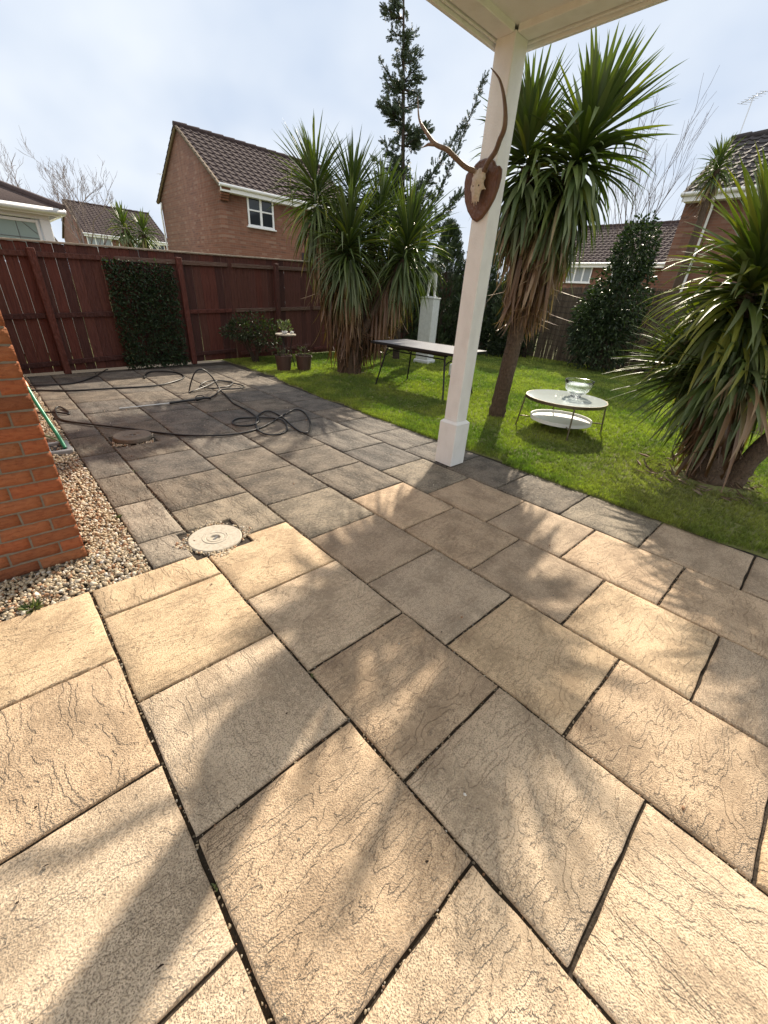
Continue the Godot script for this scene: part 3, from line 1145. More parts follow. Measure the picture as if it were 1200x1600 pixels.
func build_houses():
	mats.far_mortar = plain(0.20, 0.15, 0.10, 0.9)
	var a := house("detached_house", "two-storey red brick house with dark tiled roof behind the brown fence", Vector3(7.95, 0, -17.9), 0.0, 6.6, 6.4, 4.78, 6.78, mats.roof_tile)
	window(a, Vector3(1.62, 4.08, 0), 1.12, 1.06, 2, 2)
	window(a, Vector3(4.6, 4.08, 0), 1.12, 1.06, 2, 2)
	window(a, Vector3(2.0, 1.5, 0), 1.6, 1.2, 2, 2)
	downpipe(a, -0.06, -6.4 - 0.05, 4.6)
	var cb := begin()
	for i in 5:
		bev(cb, Vector3(0.33 - i * 0.006, 0.066, 0.30 - i * 0.05), Vector3(0.155, 4.55 - i * 0.075, 0.15 - i * 0.025), 0.004)
	part(a, "corbel", done(cb), mats.far_brick)
	# the white lean-to porch at its foot
	var lean := thing("lean_to_porch", "small white lean-to with dark roof beside the red brick house", "porch", Vector3(11.75, 0, -17.0))
	part(lean, "wall", box(1.6, 2.3, 1.6, 0.01), mats.upvc, at(0.8, 1.15, 0))
	var lr := begin()
	quad(lr, Vector3(-0.35, 2.2, 1.1), Vector3(1.8, 2.2, 1.1), Vector3(1.8, 2.9, -0.85), Vector3(-0.35, 2.9, -0.85))
	quad(lr, Vector3(-0.35, 2.12, 1.1), Vector3(1.8, 2.12, 1.1), Vector3(1.8, 2.2, 1.1), Vector3(-0.35, 2.2, 1.1))
	tri(lr, Vector3(-0.35, 2.12, 1.1), Vector3(-0.35, 2.9, -0.85), Vector3(-0.35, 2.12, -0.85))
	part(lean, "roof", done(lr), mats.roof_dark)
	aerial("small aerial on the far gable edge of the red brick house", Vector3(8.12, 5.0, -23.4), 0.5, 0.55)

	var b := house("distant_house", "distant brick house with long tiled roof behind the bare tree", Vector3(8.4, 0, -45.1), 0.0, 6.4, 9.0, 4.42, 6.75, mats.roof_tile)
	window(b, Vector3(1.0, 3.55, 0), 1.75, 1.25, 3, 1, true)
	window(b, Vector3(3.6, 3.55, 0), 1.0, 1.25, 2, 1, true)
	window(b, Vector3(5.45, 3.55, 0), 1.1, 1.2, 2, 1)
	downpipe(b, 2.4, 0.0, 4.2)

	# right: front faces -x
	var c := house("brick_villa", "brick house with dark tiled roof at the right edge above palm", Vector3(17.0, 0, -5.05), -PI / 2, 11.0, 5.6, 4.85, 6.62, mats.roof_dark)
	window(c, Vector3(2.6, 4.0, 0), 1.2, 1.1, 2, 2)
	window(c, Vector3(6.6, 4.0, 0), 1.2, 1.1, 2, 2)
	downpipe(c, 0.75, 0.0, 4.7)
	aerial("television aerial on the ridge of the right-hand brick house", Vector3(19.8, 6.6, -5.0), 0.8, 1.05)

	var d := house("far_cottage", "far brick house with white window seen past the evergreen shrub", Vector3(27.5, 0, -15.0), -PI / 2, 7.0, 8.0, 3.95, 6.2, mats.roof_tile)
	window(d, Vector3(2.4, 3.35, 0), 1.5, 0.95, 3, 1, true)
	window(d, Vector3(4.9, 3.35, 0), 1.2, 0.95, 2, 1, true)

	var e := house("far_cottage", "far low brick house with brown roof behind the right-hand palm", Vector3(22.5, 0, -6.0), -PI / 2, 5.5, 6.0, 2.6, 4.2, mats.roof_tile)
	window(e, Vector3(2.4, 2.0, 0), 1.2, 0.9, 2, 1, true)
	sunroom()

func sunroom():
	var s := thing("sunroom", "white sunroom with leaded window and brown hipped roof behind fence", "sunroom", Vector3(1.62, 0, -11.3))
	# local: right front corner at the origin, runs to -x and -z
	part(s, "wall", box(4.2, 1.62, 3.0, 0.01), mats.upvc, at(-2.12, 0.80, -1.52))
	part(s, "corner_post", box(0.16, 0.75, 0.16, 0.01), mats.upvc, at(-0.10, 1.985, -0.09))
	part(s, "corner_post", box(0.16, 0.75, 0.16, 0.01), mats.upvc, at(-4.10, 1.985, -0.09))
	part(s, "head_rail", box(4.2, 0.10, 0.16, 0.01), mats.upvc, at(-2.12, 2.41, -0.09))
	part(s, "end_wall", box(0.12, 0.85, 2.80, 0.01), mats.upvc, at(-0.085, 2.03, -1.58))
	var gl := plain(0.25, 0.33, 0.30, 0.08)
	for i in 3:
		var w := 1.22
		var x := -0.20 - w / 2 - i * 1.29
		var win := part(s, "window", box(w, 0.70, 0.02, 0.003), gl, at(x, 1.99, -0.09))
		var st := begin()
		for k in [-0.5, 0.5]:
			bev(st, Vector3(0.05, 0.70, 0.06), Vector3(k * (w - 0.05), 0, 0), 0.006)
		bev(st, Vector3(w - 0.1, 0.05, 0.058), Vector3(0, 0.325, 0), 0.006)
		bev(st, Vector3(w - 0.1, 0.05, 0.058), Vector3(0, -0.325, 0), 0.006)
		part(win, "frame", done(st), mats.upvc)
		var ld := begin()
		for k in [-0.22, 0.22]:
			tube(ld, [Vector3(k * w, -0.3, 0.013), Vector3(k * w, 0.3, 0.013)], [0.006], 4)
		tube(ld, [Vector3(-0.55, 0.05, 0.013), Vector3(0.55, 0.05, 0.013)], [0.006], 4)
		tube(ld, [Vector3(-0.55, 0.12, 0.013), Vector3(-0.36, 0.3, 0.013)], [0.006], 4)
		tube(ld, [Vector3(0.55, 0.12, 0.013), Vector3(0.36, 0.3, 0.013)], [0.006], 4)
		part(win, "leading", done(ld), mats.lead)
	part(s, "fascia", box(4.5, 0.16, 0.04, 0.006), mats.upvc, at(-2.1, 2.50, 0.13))
	part(s, "fascia", box(0.04, 0.16, 3.2, 0.006), mats.upvc, at(0.13, 2.50, -1.48))
	var gu := begin()
	tube(gu, [Vector3(-4.4, 2.50, 0.20), Vector3(0.21, 2.50, 0.20), Vector3(0.21, 2.50, -3.1)], [0.055], 8)
	part(s, "gutter", done(gu), mats.upvc)
	var r := begin()
	var y := 2.56
	var c := [Vector3(0.22, y, 0.22), Vector3(-4.4, y, 0.22), Vector3(-4.4, y, -3.3), Vector3(0.22, y, -3.3)]
	var p := [Vector3(-1.3, y + 0.62, -1.5), Vector3(-3.2, y + 0.62, -1.5)]
	quad(r, c[1], c[0], p[0], p[1])
	tri(r, c[0], c[3], p[0])
	quad(r, c[3], c[2], p[1], p[0])
	tri(r, c[2], c[1], p[1])
	for k in 4:
		quad(r, c[(k + 1) % 4] - Vector3(0, 0.05, 0), c[k] - Vector3(0, 0.05, 0), c[k], c[(k + 1) % 4])
	var roof := part(s, "roof", done(r), mats.roof_tile)
	var hp := begin()
	tube(hp, [c[0], p[0]], [0.07], 6)
	tube(hp, [c[1], p[1]], [0.07], 6)
	tube(hp, [p[0], p[1]], [0.07], 6)
	part(roof, "hip_tiles", done(hp), mats.roof_tile)

# ------------------------------------------------------------------ sword-leaved palms
const BENDS := [0.12, 0.4, 0.8, 1.3, 1.9, -1.9, -1.1]   # negative: creased and hanging from the crease
var leaf_kinds := {}

func leaf_mesh(bend: float, base: Color, tip: Color, wide := 0.026) -> ArrayMesh:
	var st := begin()
	st.set_smooth_group(0)
	var n := 7
	var rows := []
	var p := Vector3.ZERO
	for i in n + 1:
		var s := float(i) / n
		var a := bend * pow(s, 1.25)
		if bend < 0:
			a = 0.25 * s - bend * smoothstep(0.38, 0.56, s)
		var dir := Vector3(sin(a), cos(a), 0)
		var nor := Vector3(cos(a), -sin(a), 0)
		var w: float = wide * (0.55 + 1.1 * s if s < 0.4 else 0.99) * (1.0 if s < 0.45 else pow((1.0 - s) / 0.55, 0.75))
		rows.append([p + Vector3(0, 0, -w) - nor * w * 0.28, p + nor * w * 0.25, p + Vector3(0, 0, w) - nor * w * 0.28, base.lerp(tip, s)])
		p += dir / n
	for i in n:
		var r: Array = rows[i]
		var q: Array = rows[i + 1]
		for k in 2:
			for v in [[r, k], [q, k], [r, k + 1], [r, k + 1], [q, k], [q, k + 1]]:
				st.set_color(v[0][3])
				st.add_vertex(v[0][v[1]])
	st.generate_normals()
	return st.commit()

func leaf_of(bend: int, tone: int) -> ArrayMesh:
	var k := bend * 20 + tone
	if not leaf_kinds.has(k):
		var t: Array = [
			[Color(0.050, 0.080, 0.024), Color(0.085, 0.118, 0.036)],
			[Color(0.072, 0.108, 0.026), Color(0.125, 0.158, 0.042)],
			[Color(0.085, 0.122, 0.048), Color(0.145, 0.168, 0.070)],
			[Color(0.160, 0.190, 0.030), Color(0.270, 0.270, 0.050)],
			[Color(0.120, 0.112, 0.050), Color(0.270, 0.200, 0.100)],
			[Color(0.180, 0.105, 0.055), Color(0.310, 0.205, 0.120)],
			[Color(0.115, 0.058, 0.030), Color(0.220, 0.125, 0.070)],
			[Color(0.070, 0.036, 0.020), Color(0.140, 0.076, 0.042)]][tone]
		leaf_kinds[k] = leaf_mesh(BENDS[bend], t[0], t[1])
	return leaf_kinds[k]

func leaf_xf(origin: Vector3, dir: Vector3, length: float, width: float) -> Transform3D:
	var y := dir.normalized()
	var x := Vector3.DOWN - y * Vector3.DOWN.dot(y)
	if x.length() < 0.15:
		x += Vector3(rnd(-1, 1), 0, rnd(-1, 1)) * 0.4
		x -= y * x.dot(y)
	x = x.normalized()
	x = x.rotated(y, rnd(-0.35, 0.35))
	var z := x.cross(y).normalized()
	return Transform3D(Basis(x * length, y * length, z * width), origin)

# leaves of one head: appended to list as [bend, tone, transform]
func head(list: Array, c: Vector3, axis: Vector3, n: int, length: float, stem: float, opt := {}):
	axis = axis.normalized()
	var side := axis.cross(Vector3(0.3, 0.1, 0.9)).normalized()
	var fwd := axis.cross(side)
	var max_th: float = opt.get("spread", 150.0)
	var yellow: float = opt.get("yellow", 0.05)
	var wide: float = opt.get("wide", 1.0)
	for i in n:
		var t := (i + 0.5) / n
		var th := deg_to_rad(lerp(4.0, max_th, pow(t, 0.85)) + rnd(-13, 13))
		var az := i * 2.39996 + rnd(-0.4, 0.4)
		var d := axis * cos(th) + (side * cos(az) + fwd * sin(az)) * sin(th)
		var o: Vector3 = c + axis * stem * (0.5 - t) + d * 0.03
		var el := asin(clamp(d.y, -1.0, 1.0))
		var room := el + PI / 2       # how far it can bend before it hangs straight down
		var want: float = rnd(0.10, 0.50) if t < 0.25 else (rnd(0.4, 1.2) if t < 0.5 else rnd(0.8, 1.9))
		want = min(want, room * 0.9)
		var b := 0
		for k in 5:
			if absf(BENDS[k] - want) < absf(BENDS[b] - want):
				b = k
		if t > 0.22 and t < 0.85 and room > 1.7 and rng.randf() < 0.16:
			b = 5 + rng.randi() % 2
		var tone := 0
		var r := rng.randf()
		if t > 0.90:
			tone = 5 if r < 0.4 else (4 if r < 0.7 else 2)
		elif t > 0.78:
			tone = 4 if r < 0.16 else (2 if r < 0.6 else 0)
		else:
			tone = 3 if r < yellow else (0 if r < 0.42 else (1 if r < 0.75 else 2))
		list.append([b, tone, leaf_xf(o, d, length * rnd(0.78, 1.08) * (0.85 if t < 0.08 else 1.0), wide * rnd(0.75, 1.15))])

# the skirt of dead leaves hanging round a stem from a to b
func skirt(list: Array, a: Vector3, b: Vector3, r: float, n: int, length: float, tones := [4, 5, 6, 7], flare := 0.22):
	for i in n:
		var t := rng.randf()
		var az := rnd(0, TAU)
		var out := Vector3(cos(az), 0, sin(az))
		var d := (Vector3.DOWN + out * rnd(0.02, flare) * (1.3 - t)).normalized()
		var o := a.lerp(b, t) + out * r * rnd(0.6, 1.2)
		if rng.randf() < 0.12:
			d = (d + Vector3(rnd(-1, 1), rnd(-0.2, 0.5), rnd(-1, 1)) * 0.5).normalized()
		list.append([[0, 1, 1, 2, 6][rng.randi() % 5], tones[clampi(int(t * tones.size() + rnd(-1, 1)), 0, tones.size() - 1)], leaf_xf(o, d, length * rnd(0.6, 1.1), rnd(0.6, 1.0))])

func leaves_to(palm: Node3D, list: Array, most := 300):
	var org := palm.position
	var tagged := []
	for l in list:
		var xf: Transform3D = l[2]
		var mid := xf * Vector3(0.2, 0.7, 0) + org
		tagged.append([mid.distance_to(CAM), l])
	tagged.sort_custom(func(p, q): return p[0] < q[0])
	var st := begin()
	var rest := 0
	for i in tagged.size():
		var l: Array = tagged[i][1]
		if i < most:
			part(palm, "leaf", leaf_of(l[0], l[1]), mats.leaf, l[2])
		else:
			st.append_from(leaf_of(l[0], l[1]), 0, l[2])
			rest += 1
	if rest > 0:
		var o := part(palm, "foliage", st.commit(), mats.leaf)
		o.set_meta("kind", "stuff")

func stem(palm: Node3D, pts: Array, radii: Array, m: Material = null):
	var nz := noise(9.0, rng.randi() % 900, 3)
	var path := smooth_path(pts, 8)
	var rr := []
	for i in path.size():
		var f := float(i) / (path.size() - 1) * (radii.size() - 1)
		var k := mini(int(f), radii.size() - 2)
		rr.append(lerp(radii[k], radii[k + 1], f - k) * (1.0 + 0.22 * nz.get_noise_1d(i * 0.35)))
	var st := begin()
	tube(st, path, rr, 14)
	part(palm, "trunk", done(st), mats.bark if m == null else m)

func build_palms():
	# left clump, several heads from one base
	var base := Vector3(5.52, 0, -6.94)
	var p := thing("cabbage_palm", "bushy clump of several spiky palm heads left of the white post", "palm", base)
	var l := []
	var tops := [Vector3(5.28, 2.12, -6.72), Vector3(6.28, 2.20, -6.30), Vector3(5.05, 2.86, -7.32), Vector3(5.75, 2.90, -7.25), Vector3(6.15, 2.70, -6.95)]
	var axes := [Vector3(-0.12, 1, 0.22), Vector3(0.12, 1, 0.18), Vector3(-0.18, 1, -0.05), Vector3(0.1, 1, -0.1), Vector3(0.2, 1, 0.0)]
	var ns := [340, 340, 300, 230, 190]
	for i in 5:
		var c: Vector3 = tops[i] - base
		head(l, c, axes[i], ns[i], 1.03 if i == 1 else 0.92, 0.62, {"spread": 158.0, "yellow": 0.06, "wide": 0.78})
		var foot := Vector3(0.13 * cos(i * 1.9), 0, 0.13 * sin(i * 1.9))
		stem(p, [foot + Vector3(0, -0.05, 0), foot * 1.2 + Vector3(0, 0.4, 0), foot.lerp(c, 0.55) + Vector3(0, 0.15, 0), c - axes[i].normalized() * 0.1], [0.14, 0.10, 0.08, 0.06])
		skirt(l, c - Vector3(0, 0.05, 0), c.lerp(foot, 0.55), 0.13, [260, 200, 200, 60, 60][i], 1.0, [2, 4, 5, 5, 6, 6, 7], 0.42)
		skirt(l, c.lerp(foot, 0.35), c.lerp(foot, 0.75), 0.12, 70, 0.75, [5, 6, 6, 7], 0.25)
	skirt(l, Vector3(-0.08, 1.25, 0.08), Vector3(0.0, 0.40, 0), 0.19, 240, 0.62, [5, 6, 6, 7], 0.10)
	leaves_to(p, l)

	# the tree behind the white post
	base = Vector3(5.33, 0, -3.15)
	p = thing("cabbage_palm", "tall palm with bare slender trunk right behind the white post", "palm", base)
	l = []
	var m1 := Vector3(0.20, 2.92, 0.26)
	var m2 := Vector3(-0.10, 2.92, -0.20)
	stem(p, [Vector3(0.02, -0.05, 0), Vector3(0.0, 0.12, 0), Vector3(0.01, 0.8, 0.03), Vector3(0.03, 1.6, 0.07), Vector3(0.10, 2.2, 0.12), m1], [0.15, 0.115, 0.105, 0.10, 0.095, 0.07])
	stem(p, [Vector3(0.04, 1.9, 0.08), Vector3(-0.05, 2.35, -0.05), m2], [0.09, 0.075, 0.06])
	head(l, m1, Vector3(0.16, 1, 0.20), 420, 0.84, 0.72, {"spread": 158.0, "wide": 1.3, "yellow": 0.06})
	head(l, m2, Vector3(-0.12, 1, -0.14), 300, 0.74, 0.60, {"spread": 150.0, "wide": 1.25, "yellow": 0.04})
	skirt(l, m1 - Vector3(0, 0.25, 0), Vector3(0.05, 1.75, 0.08), 0.17, 300, 0.80, [2, 2, 4, 5, 5, 6, 6], 0.36)
	skirt(l, m2 - Vector3(0, 0.2, 0), Vector3(0.03, 1.75, 0.06), 0.15, 220, 0.74, [2, 4, 5, 6, 6], 0.32)
	skirt(l, Vector3(0.05, 1.9, 0.08), Vector3(0.03, 1.45, 0.06), 0.11, 70, 0.55, [5, 6, 6, 7], 0.14)
	leaves_to(p, l)

	# the clump at the right edge
	base = Vector3(5.20, 0, -0.43)
	p = thing("cabbage_palm", "large dark palm clump with two trunks at the right edge", "palm", base)
	l = []
	var r1 := Vector3(-0.02, 1.72, -0.36)
	var r2 := Vector3(0.25, 1.75, 0.25)
	var r3 := Vector3(-0.04, 1.02, -0.28)
	var r4 := Vector3(0.30, 1.30, -0.05)
	stem(p, [Vector3(0, -0.05, -0.02), Vector3(0.02, 0.3, -0.06), Vector3(0.02, 0.9, -0.18), r1], [0.20, 0.16, 0.13, 0.07])
	stem(p, [Vector3(0.02, -0.05, 0.16), Vector3(0.06, 0.3, 0.22), Vector3(0.18, 0.8, 0.38), Vector3(0.32, 1.35, 0.55), r2 + Vector3(0.1, 0.2, 0.4)], [0.12, 0.085, 0.08, 0.075, 0.06])
	stem(p, [Vector3(-0.02, 0.2, -0.08), Vector3(-0.06, 0.6, -0.2), r3], [0.09, 0.08, 0.05])
	head(l, r1, Vector3(-0.05, 1, -0.04), 520, 0.84, 0.70, {"spread": 150.0, "wide": 1.1, "yellow": 0.42})
	head(l, r2 + Vector3(0.1, 0.2, 0.4), Vector3(0.1, 1, 0.25), 380, 0.84, 0.7, {"spread": 150.0, "wide": 1.1, "yellow": 0.40})
	head(l, r3, Vector3(-0.15, 0.22, -0.8), 260, 0.84, 0.4, {"spread": 105.0, "yellow": 0.10})
	head(l, r4, Vector3(0.2, 1, 0.0), 240, 0.82, 0.5, {"spread": 150.0, "yellow": 0.12})
	skirt(l, r1 - Vector3(0, 0.1, 0), Vector3(0, 0.75, -0.15), 0.16, 320, 0.78, [0, 0, 0, 2, 2, 0, 6, 7], 0.5)  # dark green tones paint in the shade under the head
	skirt(l, Vector3(0, 0.95, -0.2), Vector3(0.0, 0.35, -0.05), 0.17, 130, 0.5, [6, 7, 7, 7], 0.16)  # darkest browns, shade low in the clump put into leaf colour
	leaves_to(p, l)

	# beyond the fences
	base = Vector3(3.75, 0, -14.1)
	p = thing("distant_palm", "small palm with two heads peeping over the brown fence", "palm", base)
	l = []
	for c in [Vector3(-0.18, 2.60, 0), Vector3(0.24, 2.52, 0.1)]:
		stem(p, [Vector3(0, -0.1, 0), Vector3(c.x * 0.6, 1.4, 0), c], [0.10, 0.08, 0.05])
		head(l, c, Vector3(c.x * 0.4, 1, 0), 110, 0.52, 0.3, {"spread": 140.0, "yellow": 0.12})
		skirt(l, c - Vector3(0, 0.1, 0), c - Vector3(0, 0.6, 0), 0.06, 40, 0.45)
	leaves_to(p, l, 0)
	base = Vector3(15.0, 0, -4.0)
	p = thing("distant_palm", "dark palm head in front of the right-hand house roof", "palm", base)
	l = []
	var q := Vector3(0.05, 4.85, 0)
	stem(p, [Vector3(0, -0.1, 0), Vector3(0, 2.4, 0.05), q], [0.12, 0.10, 0.06])
	head(l, q, Vector3(0, 1, -0.1), 120, 0.62, 0.35, {"spread": 140.0})
	skirt(l, q - Vector3(0, 0.1, 0), q - Vector3(0, 0.8, 0), 0.08, 60, 0.5)
	leaves_to(p, l, 0)

# ------------------------------------------------------------------ conifers, bare trees, shrubs
func spray_mesh(seed_: int) -> ArrayMesh:
	# a flat feathery conifer spray along +y
	var g := RandomNumberGenerator.new()
	g.seed = seed_
	var st := begin()
	for i in 15:
		var s := (i + 0.5) / 15.0
		for k in [-1.0, 1.0]:
			var o := Vector3(0, s * 0.8, 0.05 * sin(s * 5.0))
			var ln := 0.34 * (1.0 - s * 0.6) * g.randf_range(0.7, 1.2)
			var d := Vector3(k * 0.75, 0.75, g.randf_range(-0.35, 0.35)).normalized() * ln
			var w := Vector3(-d.y, d.x, 0).normalized() * 0.036
			var z := Vector3(0, 0, g.randf_range(-0.03, 0.03))
			tri(st, o - w, o + d * 0.5 + w * 1.2 + z, o + d)
			tri(st, o - w, o + d, o + d * 0.5 - w * 1.2 - z)
	return done(st)

func aim(dir: Vector3, roll: float, s: float) -> Basis:
	var y := dir.normalized()
	var x := y.cross(Vector3(0.27, 0.11, 0.95)).normalized().rotated(y, roll)
	return Basis(x * s, y * s, x.cross(y) * s)

func conifer_branch(tree: Node3D, xs: Array, cs: Array, pts: Array, r0: float, width: float, dens: float):
	var path := smooth_path(pts, 6)
	var st := begin()
	var rr := []
	for i in path.size():
		rr.append(lerp(r0, r0 * 0.2, float(i) / path.size()))
	tube(st, path, rr, 5)
	part(tree, "branch", done(st), mats.dark_bark)
	var total := 0.0
	for i in path.size() - 1:
		total += path[i].distance_to(path[i + 1])
	var n := int(total * dens * 2.4)
	for i in n:
		var t := 0.12 + 0.88 * float(i) / n
		var f := t * (path.size() - 1)
		var k := mini(int(f), path.size() - 2)
		var o: Vector3 = path[k].lerp(path[k + 1], f - k)
		var d: Vector3 = (path[k + 1] - path[k]).normalized()
		var sd := Vector3(rnd(-1, 1), rnd(-0.6, 0.7), rnd(-1, 1))
		var w: float = width * 1.12 * (1.0 - 0.45 * t) * rnd(0.7, 1.3)
		o += sd.normalized() * rnd(0.0, 0.17) * (1.0 - 0.7 * t) * width / 0.25
		xs.append(Transform3D(aim((d * 0.8 + sd * 0.9).normalized(), rnd(0, TAU), w * 0.72), o))
		cs.append(Color(0.030, 0.050, 0.026).lerp(Color(0.070, 0.098, 0.042), rng.randf()))

func build_trees():
	var base := Vector3(7.75, 0, -8.05)
	var t := thing("conifer_tree", "tall sparse dark conifer rising behind the palm clump", "tree", base)
	var st := begin()
	var tr := smooth_path([Vector3(0.12, -0.1, 0.12), Vector3(0.08, 2.2, 0.08), Vector3(0.0, 4.2, 0.0), Vector3(-0.13, 6.5, -0.13)], 10)
	var rr := []
	for i in tr.size():
		rr.append(lerp(0.10, 0.012, float(i) / tr.size()))
	tube(st, tr, rr, 8)
	part(t, "trunk", done(st), mats.dark_bark)
	var xs := []
	var cs := []
	var right := Vector3(0.71, 0, 0.70)
	var into := Vector3(0.70, 0, -0.71)
	var lv := 1.9
	while lv < 6.35:
		var f: float = clamp((lv - 1.9) / 4.6, 0.0, 1.0)
		var trunk_at: Vector3 = tr[clampi(int(lv / 6.5 * tr.size()), 0, tr.size() - 1)]
		for k in 3:
			var az := rnd(0, TAU)
			var ln: float = lerp(0.95, 0.30, pow(f, 0.8)) * rnd(0.3, 1.3)
			var d := right * cos(az) + into * sin(az)
			var o := Vector3(trunk_at.x, lv, trunk_at.z)
			conifer_branch(t, xs, cs, [o, o + d * ln * 0.5 + Vector3(0, ln * 0.12, 0), o + d * ln + Vector3(0, ln * rnd(0.15, 0.55), 0)], 0.016, lerp(0.30, 0.20, f), 38.0)
		lv += rnd(0.13, 0.27)
	# the long limbs the photograph shows on the right, and those on the left
	for b in [[2.9, Vector3(0.75, 0.55, 0.05), Vector3(1.50, 2.55, 0.0), 0.20], [3.2, Vector3(0.5, 0.5, 0.1), Vector3(1.20, 1.55, 0.1), 0.26], [2.7, Vector3(0.7, 0.3, 0.0), Vector3(1.35, 0.9, 0.0), 0.28], [2.4, Vector3(0.6, 0.3, 0.2), Vector3(1.2, 0.7, 0.3), 0.28],
			[5.15, Vector3(-0.3, 0.1, 0), Vector3(-0.62, 0.42, 0), 0.16], [4.6, Vector3(-0.3, 0.12, 0), Vector3(-0.6, 0.30, 0), 0.18], [3.75, Vector3(-0.3, 0.1, 0), Vector3(-0.68, 0.32, 0), 0.2], [3.0, Vector3(-0.4, 0.1, 0), Vector3(-0.8, 0.2, 0), 0.24]]:
		var o := Vector3(0.03, b[0], 0.03)
		var m: Vector3 = b[1]
		var e: Vector3 = b[2]
		conifer_branch(t, xs, cs, [o, o + right * m.x + Vector3(0, m.y, 0) + into * m.z, o + right * e.x + Vector3(0, e.y, 0) + into * e.z], 0.022, b[3], 48.0)
	swarm(t, "crown", spray_mesh(3), mats.dull_leaf, xs, cs)

	# slender dark conifers at the end of the lawn
	for c in [[11.2, -9.35, 3.5, 0.60, "narrow dark cypress beside the white statue"], [11.9, -8.55, 3.5, 0.65, "dark bushy cypress hidden mostly behind the white post"], [12.1, -7.25, 2.7, 0.60, "leafy dark conifer behind the bare palm trunk"], [10.3, -10.1, 3.2, 0.65, "dark conifer behind the statue and palm clump"]]:
		var y := thing("cypress_tree", c[4], "tree", Vector3(c[0], 0, c[1]))
		var s2 := begin()
		tube(s2, [Vector3(0, -0.1, 0), Vector3(0.02, c[2] * 0.6, 0), Vector3(0, c[2] * 0.97, 0)], [0.07, 0.04, 0.008], 8)
		part(y, "trunk", done(s2), mats.dark_bark)
		var x2 := []
		var c2 := []
		for i in 1500:
			var h: float = 0.05 + pow(rng.randf(), 0.9) * (c[2] - 0.05)
			var f: float = h / c[2]
			var r: float = c[3] * pow(sin(PI * clamp(0.16 + f * 0.84, 0.0, 1.0)), 0.7) * pow(rng.randf(), 0.35)
			var az := rnd(0, TAU)
			var out := Vector3(cos(az), 0, sin(az))
			x2.append(Transform3D(aim(out * 0.6 + Vector3.UP * rnd(0.4, 1.4), rnd(0, TAU), rnd(0.16, 0.28)), out * r + Vector3(0, h - 0.08, 0)))
			c2.append(Color(0.022, 0.040, 0.016).lerp(Color(0.058, 0.086, 0.030), rng.randf()))
		swarm(y, "crown", spray_mesh(5), mats.dull_leaf, x2, c2)

	bare_tree("bare_tree", "leafless pale-twigged tree behind the brown fence at left", Vector3(3.25, 0, -18.0), 2.2, 5.4, 31, mats.twig_pale, 1.15, 0.030, 5)
	bare_tree("bare_tree", "leafless thin-twigged tree behind the evergreen shrub at right", Vector3(15.3, 0, -5.6), 2.4, 7.4, 35, mats.twig, 0.42, 0.017)

func bare_tree(called: String, label: String, base: Vector3, fork: float, top: float, seed_: int, m: Material, spread: float, thick := 0.034, depth := 4):
	var t := thing(called, label, "tree", base, 0.0)
	var g := RandomNumberGenerator.new()
	g.seed = seed_
	var st := begin()
	tube(st, [Vector3(0, -0.1, 0), Vector3(0.04, fork * 0.5, 0.02), Vector3(0, fork, 0)], [0.10, 0.075, 0.06], 8)
	part(t, "trunk", done(st), m)
	for k in 7:
		var az := TAU * k / 7.0 + g.randf_range(-0.3, 0.3)
		var d := Vector3(cos(az) * spread, g.randf_range(0.7, 1.3), sin(az) * spread).normalized()
		var b := begin()
		grow(b, g, Vector3(0, fork * g.randf_range(0.72, 1.0), 0), d, (top - fork) * g.randf_range(0.36, 0.56), thick, depth, spread)
		part(t, "limb", done(b), m)

func grow(st: SurfaceTool, g: RandomNumberGenerator, o: Vector3, d: Vector3, ln: float, r: float, depth: int, spread: float):
	var pts := [o]
	var rr := [r]
	var p := o
	var dir := d
	for i in 4:
		dir = (dir + Vector3(g.randf_range(-1, 1), g.randf_range(-0.4, 0.9), g.randf_range(-1, 1)) * 0.16).normalized()
		p += dir * ln / 4
		pts.append(p)
		rr.append(r * (1.0 - 0.11 * (i + 1)))
		if depth > 0 and i > 0:
			var sd := Vector3(g.randf_range(-1, 1), g.randf_range(-0.1, 0.9), g.randf_range(-1, 1)) * spread
			grow(st, g, p, (dir + sd * 0.8).normalized(), ln * g.randf_range(0.45, 0.75), max(r * 0.5, 0.004), depth - 1 if g.randf() < 0.75 else depth - 2, spread)
	tube(st, pts, rr, 4, false)

func small_leaf(w: float, fold := 0.25) -> ArrayMesh:
	var st := begin()
	st.set_smooth_group(0)
	# a pointed oval leaf of length 1 along +y
	var l := [Vector3(0, 0, 0), Vector3(-w, 0.35, -w * fold), Vector3(-w * 0.7, 0.72, -w * fold), Vector3(0, 1, 0.0)]
	var c := [Vector3(0, 0, 0), Vector3(0, 0.35, 0.02), Vector3(0, 0.72, 0.02), Vector3(0, 1, 0)]
	for s in [1.0, -1.0]:
		var f := Vector3(s, 1, 1)
		tri(st, c[0], c[1], l[1] * f)
		tri(st, c[1], c[2], l[2] * f)
		tri(st, c[1], l[2] * f, l[1] * f)
		tri(st, c[2], c[3], l[2] * f)
	return done(st)

